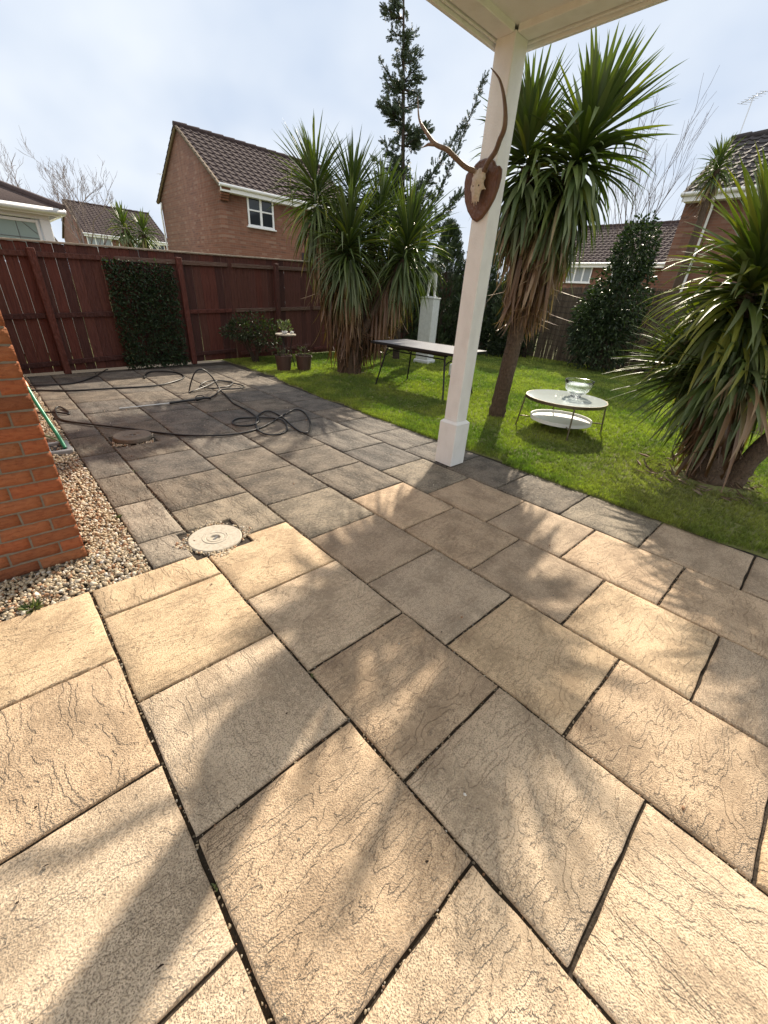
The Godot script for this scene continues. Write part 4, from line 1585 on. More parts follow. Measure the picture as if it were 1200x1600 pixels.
func bush(label: String, at_: Vector3, lobes: Array, n: int, size: float, c0: Color, c1: Color, leaf_w := 0.3, called := "evergreen_shrub", stems := 7, hang := 0.0) -> Node3D:
	var b := thing(called, label, "shrub", at_)
	for k in stems:
		var lb: Array = lobes[k % lobes.size()]
		var st := begin()
		var e: Vector3 = lb[0] + Vector3(rnd(-0.4, 0.4) * lb[1].x, rnd(-0.3, 0.5) * lb[1].y, rnd(-0.4, 0.4) * lb[1].z)
		var o := Vector3(rnd(-0.06, 0.06), -0.03, rnd(-0.06, 0.06))
		tube(st, smooth_path([o, o.lerp(e, 0.4) + Vector3(rnd(-0.05, 0.05), 0.04, rnd(-0.05, 0.05)), e], 5), [0.02, 0.018, 0.016, 0.015, 0.013, 0.012, 0.010, 0.008, 0.007, 0.006, 0.005], 6)
		part(b, "stem", done(st), mats.dark_bark)
	var xs := []
	var cs := []
	var clump := noise(2.6, int(at_.x * 100), 3)
	var i := 0
	while i < n:
		var lb: Array = lobes[rng.randi() % lobes.size()]
		var v := Vector3(rnd(-1, 1), rnd(-1, 1), rnd(-1, 1))
		if v.length() > 1.0 or v.length() < 0.45:
			continue
		var p: Vector3 = lb[0] + v * lb[1] * (1.0 + 0.28 * clump.get_noise_3dv((lb[0] + v * lb[1]) * 1.6))
		if p.y < 0.02 or clump.get_noise_3dv(p * 2.2 + Vector3(9, 9, 9)) < -0.42:
			continue
		var out := (v + Vector3(rnd(-0.7, 0.7), rnd(-0.5, 0.9) - hang, rnd(-0.7, 0.7))).normalized()
		xs.append(Transform3D(aim(out, rnd(0, TAU), size * rnd(0.6, 1.25)), p))
		cs.append(c0.lerp(c1, pow(rng.randf(), 1.6)))
		i += 1
	swarm(b, "foliage", small_leaf(leaf_w), mats.leaf, xs, cs)
	return b

func build_shrubs():
	bush("tall dense evergreen shrub climbing over the reed screen", Vector3(12.05, 0, -4.5), [[Vector3(0, 0.9, 0), Vector3(0.70, 0.95, 0.90)], [Vector3(0.1, 1.8, 0.12), Vector3(0.62, 1.0, 0.75)], [Vector3(0.1, 2.7, 0.15), Vector3(0.45, 0.80, 0.48)], [Vector3(0, 1.2, -0.3), Vector3(0.55, 0.9, 0.55)]], 9000, 0.10, Color(0.022, 0.040, 0.018), Color(0.075, 0.108, 0.034), 0.26, "evergreen_shrub", 9, 0.6)
	bush("low leafy dark hedge behind the right-hand palm trunks", Vector3(12.2, 0, -2.0), [[Vector3(0, 0.6, 0), Vector3(0.6, 0.8, 1.4)], [Vector3(0, 1.2, 0.6), Vector3(0.5, 0.9, 1.0)]], 3500, 0.12, Color(0.016, 0.028, 0.012), Color(0.045, 0.065, 0.022), 0.26, "evergreen_shrub", 6)
	bush("loose green shrub between palm trunk and reed screen", Vector3(12.35, 0, -6.75), [[Vector3(0, 0.55, -0.2), Vector3(0.3, 0.6, 0.5)], [Vector3(-0.15, 1.5, 0.1), Vector3(0.22, 0.5, 0.4)]], 700, 0.10, Color(0.03, 0.05, 0.018), Color(0.09, 0.12, 0.035), 0.2, "evergreen_shrub", 8)
	bush("dark leafy shrubs filling the corner behind the metal table", Vector3(11.4, 0, -7.9), [[Vector3(0, 0.5, 0), Vector3(0.45, 0.6, 1.2)]], 1600, 0.10, Color(0.014, 0.024, 0.010), Color(0.04, 0.06, 0.02), 0.26, "evergreen_shrub", 5)
	bush("open twiggy rounded bush in front of the brown fence", Vector3(4.30, 0, -8.72), [[Vector3(0, 0.70, 0), Vector3(0.60, 0.30, 0.32)], [Vector3(0.25, 0.55, 0.1), Vector3(0.40, 0.30, 0.3)], [Vector3(-0.30, 0.66, 0), Vector3(0.36, 0.20, 0.25)]], 1500, 0.060, Color(0.022, 0.036, 0.014), Color(0.085, 0.105, 0.045), 0.27, "garden_bush", 16)
	# artificial ivy mat hung on the fence
	var ang := atan(0.135)
	var iv := thing("ivy_panel", "rectangular mat of dark glossy ivy leaves hung on the fence", "ivy panel", Vector3(2.38, 0, fence_z(2.38) + 0.075), ang)
	var net := begin()
	for i in 14:
		tube(net, [Vector3(-0.56 + i * 0.086, 0.02, 0), Vector3(-0.56 + i * 0.086, 1.74, 0)], [0.004], 4)
	for i in 20:
		tube(net, [Vector3(-0.57, 0.04 + i * 0.089, 0.004), Vector3(0.57, 0.04 + i * 0.089, 0.004)], [0.004], 4)
	part(iv, "backing_net", done(net), mats.black_metal)
	var xs := []
	var cs := []
	for i in 5200:
		var x := rnd(-0.585, 0.585) + rnd(-0.02, 0.02)
		var y := rnd(0.02, 1.75) + rnd(-0.03, 0.03)
		if y > 1.70 and rng.randf() < 0.5:
			continue
		var d := Vector3(rnd(-0.8, 0.8), rnd(-1.0, 0.5), rnd(0.1, 1.0))
		xs.append(Transform3D(aim(d, rnd(0, TAU), rnd(0.035, 0.062)), Vector3(x, y, rnd(-0.005, 0.055))))
		cs.append(Color(0.020, 0.042, 0.020).lerp(Color(0.070, 0.110, 0.050), pow(rng.randf(), 1.5)))
	swarm(iv, "ivy_leaves", small_leaf(0.36), mats.leaf, xs, cs)

# ------------------------------------------------------------------ furniture and ornaments
func build_tables():
	# round coffee table
	var t := thing("coffee_table", "round white two-tier garden coffee table with bronze legs on lawn", "table", Vector3(5.53, 0.02, -2.28))
	var r := 0.515
	var top := begin()
	lathe(top, [Vector2(0, 0.400), Vector2(r - 0.012, 0.400), Vector2(r - 0.010, 0.432), Vector2(r - 0.014, 0.4345), Vector2(0, 0.4345)], 64, Vector3.ZERO, false)
	var glass := plain(0.80, 0.88, 0.85, 0.06)
	glass.clearcoat_enabled = true
	glass.clearcoat = 1.0
	glass.clearcoat_roughness = 0.02
	part(t, "glass_top", done(top), glass)
	var rim := begin()
	lathe(rim, [Vector2(r - 0.008, 0.392), Vector2(r, 0.392), Vector2(r, 0.431), Vector2(r - 0.008, 0.431), Vector2(r - 0.008, 0.392)], 64, Vector3.ZERO, false)
	part(t, "rim", done(rim), mats.bronze)
	var sh := begin()
	var q := 0.40
	lathe(sh, [Vector2(0, 0.125), Vector2(q, 0.125), Vector2(q, 0.172), Vector2(q - 0.012, 0.172), Vector2(q - 0.012, 0.140), Vector2(0, 0.140)], 64, Vector3.ZERO, false)
	part(t, "shelf", done(sh), plain(0.78, 0.78, 0.77, 0.35))
	var a0 := 2.50
	for k in 4:
		var a := a0 + k * PI / 2
		var d := Vector3(cos(a), 0, sin(a))
		var leg := begin()
		tube(leg, [d * (r + 0.004) + Vector3(0, 0.43, 0), d * (r + 0.055) + Vector3(0, -0.015, 0)], [0.010], 8)
		part(t, "leg", done(leg), mats.bronze)
		var arm := begin()
		tube(arm, [d * (q - 0.01) + Vector3(0, 0.135, 0), d * (r + 0.040) + Vector3(0, 0.135, 0)], [0.008], 8)
		part(t, "shelf_bracket", done(arm), mats.bronze)
	# glass bowl
	var b := begin()
	lathe(b, [Vector2(0, 0.0), Vector2(0.070, 0.0), Vector2(0.072, 0.006), Vector2(0.060, 0.020), Vector2(0.064, 0.028), Vector2(0.110, 0.048), Vector2(0.148, 0.088), Vector2(0.172, 0.145), Vector2(0.186, 0.212), Vector2(0.184, 0.216), Vector2(0.180, 0.213), Vector2(0.166, 0.147), Vector2(0.142, 0.092), Vector2(0.105, 0.055), Vector2(0.0, 0.040)], 40)
	var gm := plain(0.93, 0.96, 0.95, 0.10)
	gm.albedo_color.a = 0.0
	gm.refraction_enabled = true
	gm.refraction_scale = 0.05
	gm.normal_enabled = true
	gm.normal_texture = mats.fine_n
	gm.normal_scale = 0.25
	gm.uv1_triplanar = true
	gm.uv1_scale = Vector3.ONE * 3.0
	var bowl := thing("glass_bowl", "clear footed glass bowl standing on the round coffee table", "bowl", Vector3(5.72, 0.4555, -2.24))
	part(bowl, "bowl", done(b), gm)

	# rectangular metal table
	var ang := 0.10
	var m := thing("metal_table", "rectangular dark metal garden table on splayed legs behind white post", "table", Vector3(5.68, 0.02, -4.96), ang)
	var tm := plain(0.30, 0.30, 0.32, 0.28)
	# top of wide slats with fine gaps, and its frame
	var n := 7
	var wx := 1.00
	var wz := 1.78
	for i in n:
		var w := (wx - 0.03) / n
		part(m, "top_plank", box(w - 0.002, 0.008, wz - 0.03, 0.002), tm, at(-wx / 2 + 0.015 + w * (i + 0.5), 0.752, 0))
	for s in [-1.0, 1.0]:
		part(m, "top_frame", box(0.030, 0.040, wz, 0.005), mats.black_metal, at(s * (wx / 2), 0.737, 0))
		part(m, "top_frame", box(wx - 0.032, 0.040, 0.030, 0.005), mats.black_metal, at(0, 0.737, s * (wz / 2 - 0.015)))
		part(m, "apron", box(0.025, 0.05, wz - 0.5, 0.004), mats.black_metal, at(s * 0.32, 0.69, 0))
	for sx in [-1.0, 1.0]:
		for sz in [-1.0, 1.0]:
			var leg := begin()
			tube(leg, [Vector3(sx * 0.34, 0.735, sz * 0.60), Vector3(sx * 0.37, 0.60, sz * 0.63), Vector3(sx * 0.475, -0.01, sz * 0.76)], [0.016, 0.016, 0.014], 8)
			part(m, "leg", done(leg), mats.black_metal)
	for s in [-1.0, 1.0]:
		var br := begin()
		tube(br, smooth_path([Vector3(-0.39, 0.52, s * 0.645), Vector3(-0.2, 0.60, s * 0.64), Vector3(0.2, 0.60, s * 0.64), Vector3(0.39, 0.52, s * 0.645)], 4), [0.009], 6)
		part(m, "brace", done(br), mats.black_metal)
	for s in [-1.0, 1.0]:
		var br := begin()
		tube(br, [Vector3(s * 0.36, 0.63, -0.62), Vector3(s * 0.36, 0.63, 0.62)], [0.010], 6)
		part(m, "stretcher", done(br), mats.black_metal)
	# a folded white chair-like board lying under it is only a pale edge in the photograph
	var ped := thing("stone_block", "pale stone block on the grass beyond the metal table", "block", Vector3(7.55, 0.02, -5.62), 0.3)
	part(ped, "block", box(0.42, 0.26, 0.30, 0.02), mats.white_stone, at(0, 0.13, 0))

func pot(label: String, at_: Vector3, r: float, h: float) -> Node3D:
	var p := thing("plant_pot", label, "pot", at_, 0.0, "brown plastic pots by the bush")
	var st := begin()
	lathe(st, [Vector2(0, 0), Vector2(r * 0.80, 0), Vector2(r * 0.97, h - 0.05), Vector2(r * 1.0, h - 0.048), Vector2(r * 1.03, h), Vector2(r * 0.97, h), Vector2(r * 0.92, h - 0.05), Vector2(0, h - 0.05)], 28, Vector3.ZERO, false)
	part(p, "pot", done(st), mats.pot)
	var so := begin()
	lathe(so, [Vector2(r * 0.91, h - 0.058), Vector2(r * 0.5, h - 0.035), Vector2(0, h - 0.03)], 20)
	part(p, "soil", done(so), mats.soil)
	for k in 9:
		var b := begin()
		var d := Vector3(rnd(-1, 1), 0, rnd(-1, 1)) * 0.16
		tube(b, smooth_path([d * 0.25 + Vector3(0, h - 0.06, 0), d * 0.7 + Vector3(0, h + 0.08, 0), d * 1.3 + Vector3(0, h + rnd(0.12, 0.26), 0)], 4), [0.004, 0.003, 0.002], 4)
		part(p, "stem", done(b), mats.twig)
	var xs := []
	var cs := []
	for k in 60:
		var v := Vector3(rnd(-0.16, 0.16), h + rnd(-0.03, 0.14), rnd(-0.16, 0.16))
		xs.append(Transform3D(aim(Vector3(rnd(-1, 1), rnd(0.1, 1), rnd(-1, 1)), rnd(0, TAU), rnd(0.03, 0.06)), v))
		cs.append(Color(0.03, 0.05, 0.018).lerp(Color(0.10, 0.12, 0.05), rng.randf()))
	swarm(p, "leaves", small_leaf(0.25), mats.leaf, xs, cs)
	return p

func build_pots():
	pot("brown pot with twiggy plant, the one nearer the bush", Vector3(4.36, 0.015, -7.62), 0.165, 0.30)
	pot("brown pot with bare twigs, the one nearer the palm clump", Vector3(4.76, 0.015, -7.50), 0.165, 0.30)
	var s := thing("plant_stand", "small round pale-topped stand behind the two brown pots", "stand", Vector3(4.62, 0.015, -7.93))
	var top := begin()
	lathe(top, [Vector2(0, 0.635), Vector2(0.205, 0.635), Vector2(0.21, 0.645), Vector2(0.205, 0.66), Vector2(0, 0.66)], 32, Vector3.ZERO, false)
	part(s, "top", done(top), plain(0.36, 0.32, 0.26, 0.7))
	for k in 3:
		var a := k * TAU / 3 + 0.4
		var l := begin()
		tube(l, smooth_path([Vector3(cos(a) * 0.14, 0.636, sin(a) * 0.14), Vector3(cos(a) * 0.09, 0.35, sin(a) * 0.09), Vector3(cos(a) * 0.17, -0.005, sin(a) * 0.17)], 5), [0.009], 6)
		part(s, "leg", done(l), mats.black_metal)
	var pl := thing("potted_plant", "little pale-leaved plant sitting on the round stand", "plant", Vector3(4.60, 0.676, -7.93))
	var d := begin()
	lathe(d, [Vector2(0, 0), Vector2(0.045, 0), Vector2(0.06, 0.05), Vector2(0.052, 0.05), Vector2(0.045, 0.04), Vector2(0, 0.04)], 16)
	part(pl, "dish", done(d), mats.white_stone)
	var xs := []
	var cs := []
	for k in 70:
		var v := Vector3(rnd(-0.09, 0.09), rnd(0.04, 0.22), rnd(-0.09, 0.09))
		xs.append(Transform3D(aim(Vector3(v.x * 6, rnd(0.2, 1), v.z * 6), rnd(0, TAU), rnd(0.05, 0.09)), v))
		cs.append(Color(0.10, 0.13, 0.07).lerp(Color(0.30, 0.32, 0.22), rng.randf()))
	swarm(pl, "leaves", small_leaf(0.3), mats.leaf, xs, cs)
	var sl := thing("snail_ornament", "small white ornament lying on the round stand", "ornament", Vector3(4.73, 0.6755, -7.88), 0.6)
	part(sl, "body", sdf_mesh([[Vector3(-0.06, 0.014, 0), 0.012, Vector3(0.06, 0.016, 0), 0.016], [Vector3(-0.01, 0.032, 0), 0.026, Vector3(0.01, 0.034, 0), 0.024], [Vector3(0.06, 0.018, 0), 0.012, Vector3(0.085, 0.045, 0.01), 0.008]], 0.008, 0.01), mats.white_stone)

func build_statue():
	# stands in the shade between the palm clump and the cypress
	var at_ := Vector3(8.25, 0.015, -7.27)
	var p := thing("pedestal", "tall square pale plinth under the white garden statue", "pedestal", at_, 0.25)
	part(p, "shaft", box(0.345, 1.44, 0.345, 0.01), mats.white_stone, at(0, 0.755, 0))
	part(p, "base", box(0.42, 0.10, 0.42, 0.012), mats.white_stone, at(0, 0.045, 0))
	part(p, "cap", box(0.375, 0.03, 0.375, 0.008), mats.white_stone, at(0, 1.492, 0))
	var s := thing("statue", "white classical figure standing with one arm bent on pedestal", "statue", at_ + Vector3(0, 1.507, 0), -0.85)
	var V := func(x: float, y: float, z: float) -> Vector3: return Vector3(x, y, z)
	var bones := [
		[V.call(-0.075, 0.035, 0.02), 0.024, V.call(-0.085, 0.022, 0.085), 0.018],
		[V.call(0.085, 0.035, 0.0), 0.024, V.call(0.11, 0.022, 0.065), 0.018],
		[V.call(-0.075, 0.04, 0.01), 0.022, V.call(-0.07, 0.235, 0.01), 0.036],
		[V.call(-0.07, 0.235, 0.01), 0.036, V.call(-0.05, 0.43, 0.0), 0.054],
		[V.call(0.085, 0.04, -0.01), 0.022, V.call(0.078, 0.235, 0.02), 0.036],
		[V.call(0.078, 0.235, 0.02), 0.036, V.call(0.05, 0.43, 0.0), 0.054],
		[V.call(-0.025, 0.445, 0), 0.062, V.call(0.03, 0.445, 0), 0.062],
		[V.call(0.0, 0.46, 0), 0.066, V.call(-0.005, 0.56, 0.0), 0.060],
		[V.call(-0.005, 0.56, 0), 0.060, V.call(-0.035, 0.69, 0.0), 0.070],
		[V.call(-0.005, 0.56, 0), 0.060, V.call(0.035, 0.69, 0.0), 0.070],
		[V.call(-0.085, 0.735, -0.01), 0.034, V.call(0.085, 0.73, -0.01), 0.034],
		[V.call(0, 0.735, -0.005), 0.034, V.call(0.0, 0.80, 0.005), 0.030],
		[V.call(0.0, 0.835, 0.008), 0.046, V.call(0.002, 0.885, 0.0), 0.050],
		[V.call(-0.105, 0.725, 0), 0.030, V.call(-0.135, 0.58, -0.02), 0.024],
		[V.call(-0.135, 0.58, -0.02), 0.024, V.call(-0.125, 0.44, 0.02), 0.019],
		[V.call(-0.125, 0.44, 0.02), 0.019, V.call(-0.12, 0.39, 0.03), 0.018],
		[V.call(0.105, 0.72, 0), 0.030, V.call(0.165, 0.60, 0.02), 0.024],
		[V.call(0.165, 0.60, 0.02), 0.024, V.call(0.10, 0.70, 0.09), 0.019],
		[V.call(0.10, 0.70, 0.09), 0.019, V.call(0.075, 0.735, 0.085), 0.018]]
	part(s, "figure", sdf_mesh(bones, 0.016, 0.022), mats.white_stone)
	part(s, "foot_slab", box(0.30, 0.02, 0.24, 0.006), mats.white_stone, at(0.01, 0.010, 0.02))

func build_trophy():
	# plaque on the -x face of the post; local +y up, -x out of the wall
	var o := Vector3(3.166, 2.27, -2.385)
	var t := thing("antler_trophy", "deer skull with two antlers on brown shield plaque on the post", "trophy", o)
	var prof := []
	var half := [Vector2(0, 0.185), Vector2(0.05, 0.180), Vector2(0.085, 0.160), Vector2(0.105, 0.135), Vector2(0.118, 0.128), Vector2(0.140, 0.126), Vector2(0.162, 0.105), Vector2(0.168, 0.06), Vector2(0.160, 0.0), Vector2(0.140, -0.065), Vector2(0.10, -0.130), Vector2(0.045, -0.185), Vector2(0, -0.205)]
	for v in half:
		prof.append(v)
	for i in range(half.size() - 2, 0, -1):
		prof.append(Vector2(-half[i].x, half[i].y))
	var st := begin()
	st.set_smooth_group(-1)
	var n := prof.size()
	var P := func(i: int, s: float, x: float) -> Vector3:
		var v: Vector2 = prof[i % n] * s
		return Vector3(x, v.y, v.x)
	for i in n:
		quad(st, P.call(i, 1.0, 0.0), P.call(i + 1, 1.0, 0.0), P.call(i + 1, 1.0, -0.012), P.call(i, 1.0, -0.012))
		quad(st, P.call(i, 1.0, -0.012), P.call(i + 1, 1.0, -0.012), P.call(i + 1, 0.93, -0.022), P.call(i, 0.93, -0.022))
		tri(st, P.call(i, 0.93, -0.022), P.call(i + 1, 0.93, -0.022), Vector3(-0.022, 0, 0))
		tri(st, P.call(i + 1, 1.0, 0.0), P.call(i, 1.0, 0.0), Vector3.ZERO)
	var wood := tri_mat(mottle(256, 0.02, 47, [Color(0.05, 0.020, 0.010), Color(0.12, 0.052, 0.026), Color(0.16, 0.075, 0.040)], 0.3), mats.fence[0].normal_texture, Vector3(6, 1.2, 9), 0.45, 0.6)
	part(t, "plaque", done(st), wood)
	var bone := tri_mat(mottle(256, 0.03, 48, [Color(0.30, 0.22, 0.15), Color(0.56, 0.47, 0.37), Color(0.66, 0.58, 0.48)], 0.4), mats.fine_n, Vector3.ONE * 6.0, 0.7, 1.0)
	# skull plate: brow, narrowing nose with torn points, brow bumps
	var b := [
		[Vector3(-0.045, 0.095, 0.0), 0.028, Vector3(-0.060, 0.045, 0.0), 0.036],
		[Vector3(-0.055, 0.060, -0.038), 0.020, Vector3(-0.055, 0.060, 0.038), 0.020],
		[Vector3(-0.062, 0.040, -0.03), 0.020, Vector3(-0.058, 0.0, -0.046), 0.014],
		[Vector3(-0.062, 0.040, 0.03), 0.020, Vector3(-0.058, 0.0, 0.046), 0.014],
		[Vector3(-0.058, 0.005, -0.046), 0.013, Vector3(-0.045, -0.01, -0.066), 0.004],
		[Vector3(-0.058, 0.005, 0.046), 0.013, Vector3(-0.045, -0.01, 0.070), 0.004],
		[Vector3(-0.068, 0.035, 0.0), 0.026, Vector3(-0.070, -0.040, 0.0), 0.020],
		[Vector3(-0.066, -0.005, -0.030), 0.015, Vector3(-0.062, -0.070, -0.022), 0.009],
		[Vector3(-0.066, -0.005, 0.030), 0.015, Vector3(-0.062, -0.070, 0.022), 0.009],
		[Vector3(-0.068, -0.045, -0.008), 0.012, Vector3(-0.060, -0.112, -0.008), 0.003],
		[Vector3(-0.068, -0.045, 0.010), 0.012, Vector3(-0.060, -0.105, 0.012), 0.003],
		[Vector3(-0.062, -0.065, 0.022), 0.009, Vector3(-0.056, -0.092, 0.034), 0.003],
		[Vector3(-0.062, -0.065, -0.022), 0.009, Vector3(-0.056, -0.094, -0.034), 0.003],
		[Vector3(-0.02, 0.05, 0.0), 0.03, Vector3(-0.05, 0.05, 0.0), 0.03],
		[Vector3(-0.05, 0.080, -0.030), 0.018, Vector3(-0.058, 0.108, -0.046), 0.017],
		[Vector3(-0.05, 0.080, 0.030), 0.018, Vector3(-0.058, 0.108, 0.046), 0.017]]
	var skull := part(t, "skull", sdf_mesh(b, 0.0065, 0.009), bone)
	var dark := plain(0.03, 0.02, 0.015, 0.9)
	for s in [-1.0, 1.0]:
		var e := begin()
		tube(e, [Vector3(-0.072, 0.012, s * 0.024), Vector3(-0.080, 0.010, s * 0.0245)], [0.0075, 0.006], 8)
		part(skull, "socket", done(e), dark)
	var horn := tri_mat(mottle(256, 0.02, 49, [Color(0.075, 0.042, 0.025), Color(0.17, 0.105, 0.065), Color(0.26, 0.18, 0.12)], 0.35), mats.fence[0].normal_texture, Vector3(6, 1.5, 6), 0.55, 0.8)
	var W := func(x: float, y: float, z: float) -> Vector3: return Vector3(x, y, z) - o
	var la := smooth_path([W.call(3.11, 2.375, -2.425), W.call(3.06, 2.40, -2.49), W.call(2.98, 2.452, -2.545), W.call(2.93, 2.483, -2.575), W.call(2.88, 2.516, -2.655), W.call(2.85, 2.592, -2.734), W.call(2.84, 2.672, -2.802), W.call(2.85, 2.80, -2.842)], 6)
	var ra := smooth_path([W.call(3.11, 2.375, -2.340), W.call(3.04, 2.395, -2.270), W.call(2.95, 2.42, -2.152), W.call(2.88, 2.455, -2.080), W.call(2.84, 2.49, -2.030), W.call(2.82, 2.55, -2.022), W.call(2.82, 2.645, -2.057), W.call(2.83, 2.735, -2.117), W.call(2.85, 2.811, -2.210)], 6)
	for pts in [la, ra]:
		var a := begin()
		var rr := []
		for i in pts.size():
			var f: float = float(i) / (pts.size() - 1)
			rr.append(lerp(0.0185, 0.0165, f / 0.5) if f < 0.5 else lerp(0.0165, 0.0022, pow((f - 0.5) / 0.5, 1.3)))
		rr[0] = 0.024
		tube(a, pts, rr, 10)
		var an := part(t, "antler", done(a), horn)
		if pts == la:
			var ti := begin()
			tube(ti, [la[24], la[24] + Vector3(-0.02, 0.0, -0.05), la[24] + Vector3(-0.015, -0.008, -0.115)], [0.016, 0.010, 0.002], 8)
			part(an, "tine", done(ti), horn)

# ------------------------------------------------------------------ hoses, covers and small things
func flat_path(a: Array, y := 0.011) -> Array:
	var out := []
	for i in a.size() / 2:
		out.append(Vector3(a[2 * i], y + 0.010 * (0.5 + 0.5 * sin(i * 1.7)), a[2 * i + 1]))
	return out

func build_hoses():
	var h := thing("pressure_hose", "black pressure washer hose coiled loosely across the grey slabs", "hose")
	var main := flat_path([0.22, -6.25, 0.40, -6.14, 0.50, -6.04, 0.52, -6.12, 0.48, -6.39, 0.42, -6.34, 0.39, -5.95, 0.44, -5.73, 0.65, -5.41, 0.99, -5.00, 1.10, -4.86, 1.34, -4.56, 1.62, -4.36, 1.88, -4.32, 2.19, -4.42, 2.61, -4.70, 2.93, -4.90, 2.99, -4.75, 2.81, -4.33, 2.58, -4.00, 2.48, -3.95, 2.50, -4.19, 2.61, -4.70, 2.59, -5.00, 2.40, -4.91, 2.20, -4.60, 2.08, -4.30, 2.10, -4.09, 2.26, -4.08, 2.41, -4.21, 2.52, -4.50, 2.48, -4.67, 2.24, -4.86, 2.08, -4.88, 1.96, -4.74, 1.97, -4.60, 2.14, -4.56, 2.29, -4.71, 2.36, -5.11, 2.38, -5.64, 2.50, -6.19, 2.56, -6.53])
	main.append_array([Vector3(2.48, 0.22, -6.60), Vector3(2.35, 0.325, -6.62), Vector3(2.23, 0.25, -6.63), Vector3(2.12, 0.012, -6.62)])
	main.append_array(flat_path([2.15, -6.54, 2.45, -6.78, 2.77, -7.12, 2.92, -7.03, 2.92, -6.84, 2.70, -6.60, 2.45, -6.63, 2.40, -6.88, 2.57, -7.10, 2.80, -7.10, 2.97, -6.75, 2.96, -6.50, 2.80, -6.40, 2.55, -6.45, 2.36, -6.2, 2.19, -6.01], 0.022))
	var st := begin()
	tube(st, smooth_path(main, 6), [0.0105], 7)
	part(h, "hose", done(st), mats.rubber)
	h = thing("garden_hose", "black hose looping back below the ivy panel on slabs", "hose")
	st = begin()
	tube(st, smooth_path(flat_path([0.16, -7.55, 0.33, -7.52, 0.70, -7.34, 1.30, -7.26, 1.77, -7.17, 2.12, -7.35, 2.40, -7.67, 2.47, -8.01, 2.36, -8.26, 2.13, -8.40, 1.99, -8.29, 1.86, -7.96]), 6), [0.012], 7)
	part(h, "hose", done(st), mats.rubber)
	var cp := begin()
	tube(cp, [Vector3(1.865, 0.015, -7.98), Vector3(1.83, 0.015, -7.86)], [0.017, 0.015], 8)
	part(h, "connector", done(cp), mats.rubber)
	h = thing("power_cable", "thin black cable curving from house towards the fence foot", "cable")
	st = begin()
	tube(st, smooth_path(flat_path([0.16, -7.86, 0.29, -7.88, 0.61, -7.85, 0.88, -7.90, 1.18, -8.25, 1.46, -8.80, 1.50, -8.84]), 6), [0.009], 6)
	part(h, "cable", done(st), mats.rubber)
	# the lance
	var g := thing("spray_lance", "pressure washer lance with black grip and long steel rod", "lance", Vector3(1.65, 0.02, -5.98))
	st = begin()
	tube(st, [Vector3(-0.61, -0.008, -0.05), Vector3(-0.56, -0.006, -0.046), Vector3(0.0, 0.004, 0.0)], [0.011, 0.008, 0.008], 8)
	part(g, "rod", done(st), mats.steel)
	st = begin()
	tube(st, [Vector3(-0.02, 0.004, 0), Vector3(0.0, 0.006, 0), Vector3(0.20, 0.012, 0), Vector3(0.34, 0.014, 0)], [0.012, 0.019, 0.016, 0.016], 10)
	part(g, "barrel", done(st), mats.rubber)
	st = begin()
	tube(st, smooth_path([Vector3(0.33, 0.014, 0), Vector3(0.42, 0.026, 0.01), Vector3(0.50, 0.020, 0.0), Vector3(0.545, 0.004, -0.02)], 4), [0.020, 0.028, 0.026, 0.024, 0.02, 0.016], 10)
	part(g, "grip", done(st), mats.rubber)
	st = begin()
	tube(st, smooth_path([Vector3(0.34, 0.02, -0.02), Vector3(0.37, 0.05, -0.05), Vector3(0.44, 0.05, -0.055), Vector3(0.48, 0.02, -0.03)], 4), [0.007], 6)
	part(g, "trigger_guard", done(st), mats.rubber)
	# green hose into the drain
	var gh := thing("green_hose", "green hose with orange connector running down into the drain", "hose")
	st = begin()
	tube(st, smooth_path([Vector3(0.185, 0.50, -5.30), Vector3(0.21, 0.37, -5.16), Vector3(0.245, 0.22, -4.98), Vector3(0.275, 0.10, -4.83), Vector3(0.287, 0.022, -4.72)], 6), [0.017], 10)
	part(gh, "hose", done(st), mats.green_hose)
	st = begin()
	tube(st, [Vector3(0.187, 0.495, -5.296), Vector3(0.178, 0.53, -5.33), Vector3(0.172, 0.555, -5.36)], [0.022, 0.024, 0.020], 10)
	part(gh, "connector", done(st), mats.orange)
	st = begin()
	tube(st, [Vector3(0.172, 0.555, -5.36), Vector3(0.150, 0.60, -5.42), Vector3(0.092, 0.615, -5.45)], [0.016, 0.016, 0.020], 8)
	part(gh, "tap", done(st), mats.black_metal)
	var ph := thing("pale_hose", "thin pale green hose lying on gravel by the drain", "hose")
	st = begin()
	tube(st, smooth_path([Vector3(0.15, 0.022, -5.35), Vector3(0.19, 0.03, -5.20), Vector3(0.25, 0.03, -5.02), Vector3(0.285, 0.025, -4.86)], 5), [0.008], 8)
	part(ph, "hose", done(st), plain(0.24, 0.38, 0.20, 0.5))
	var dr := thing("drain_surround", "square grey drain surround with dark opening in the gravel", "drain", Vector3(0.235, 0.004, -4.79))
	var fr := begin()
	for s in [-1.0, 1.0]:
		bev(fr, Vector3(0.20, 0.05, 0.045), Vector3(0, 0, s * 0.14), 0.006)
		bev(fr, Vector3(0.040, 0.05, 0.234), Vector3(s * 0.080, 0, 0), 0.006)
	part(dr, "frame", done(fr), plain(0.30, 0.31, 0.32, 0.6))
	part(dr, "well", box(0.118, 0.02, 0.232, 0.003), plain(0.02, 0.02, 0.02, 0.7), at(0, -0.012, 0))

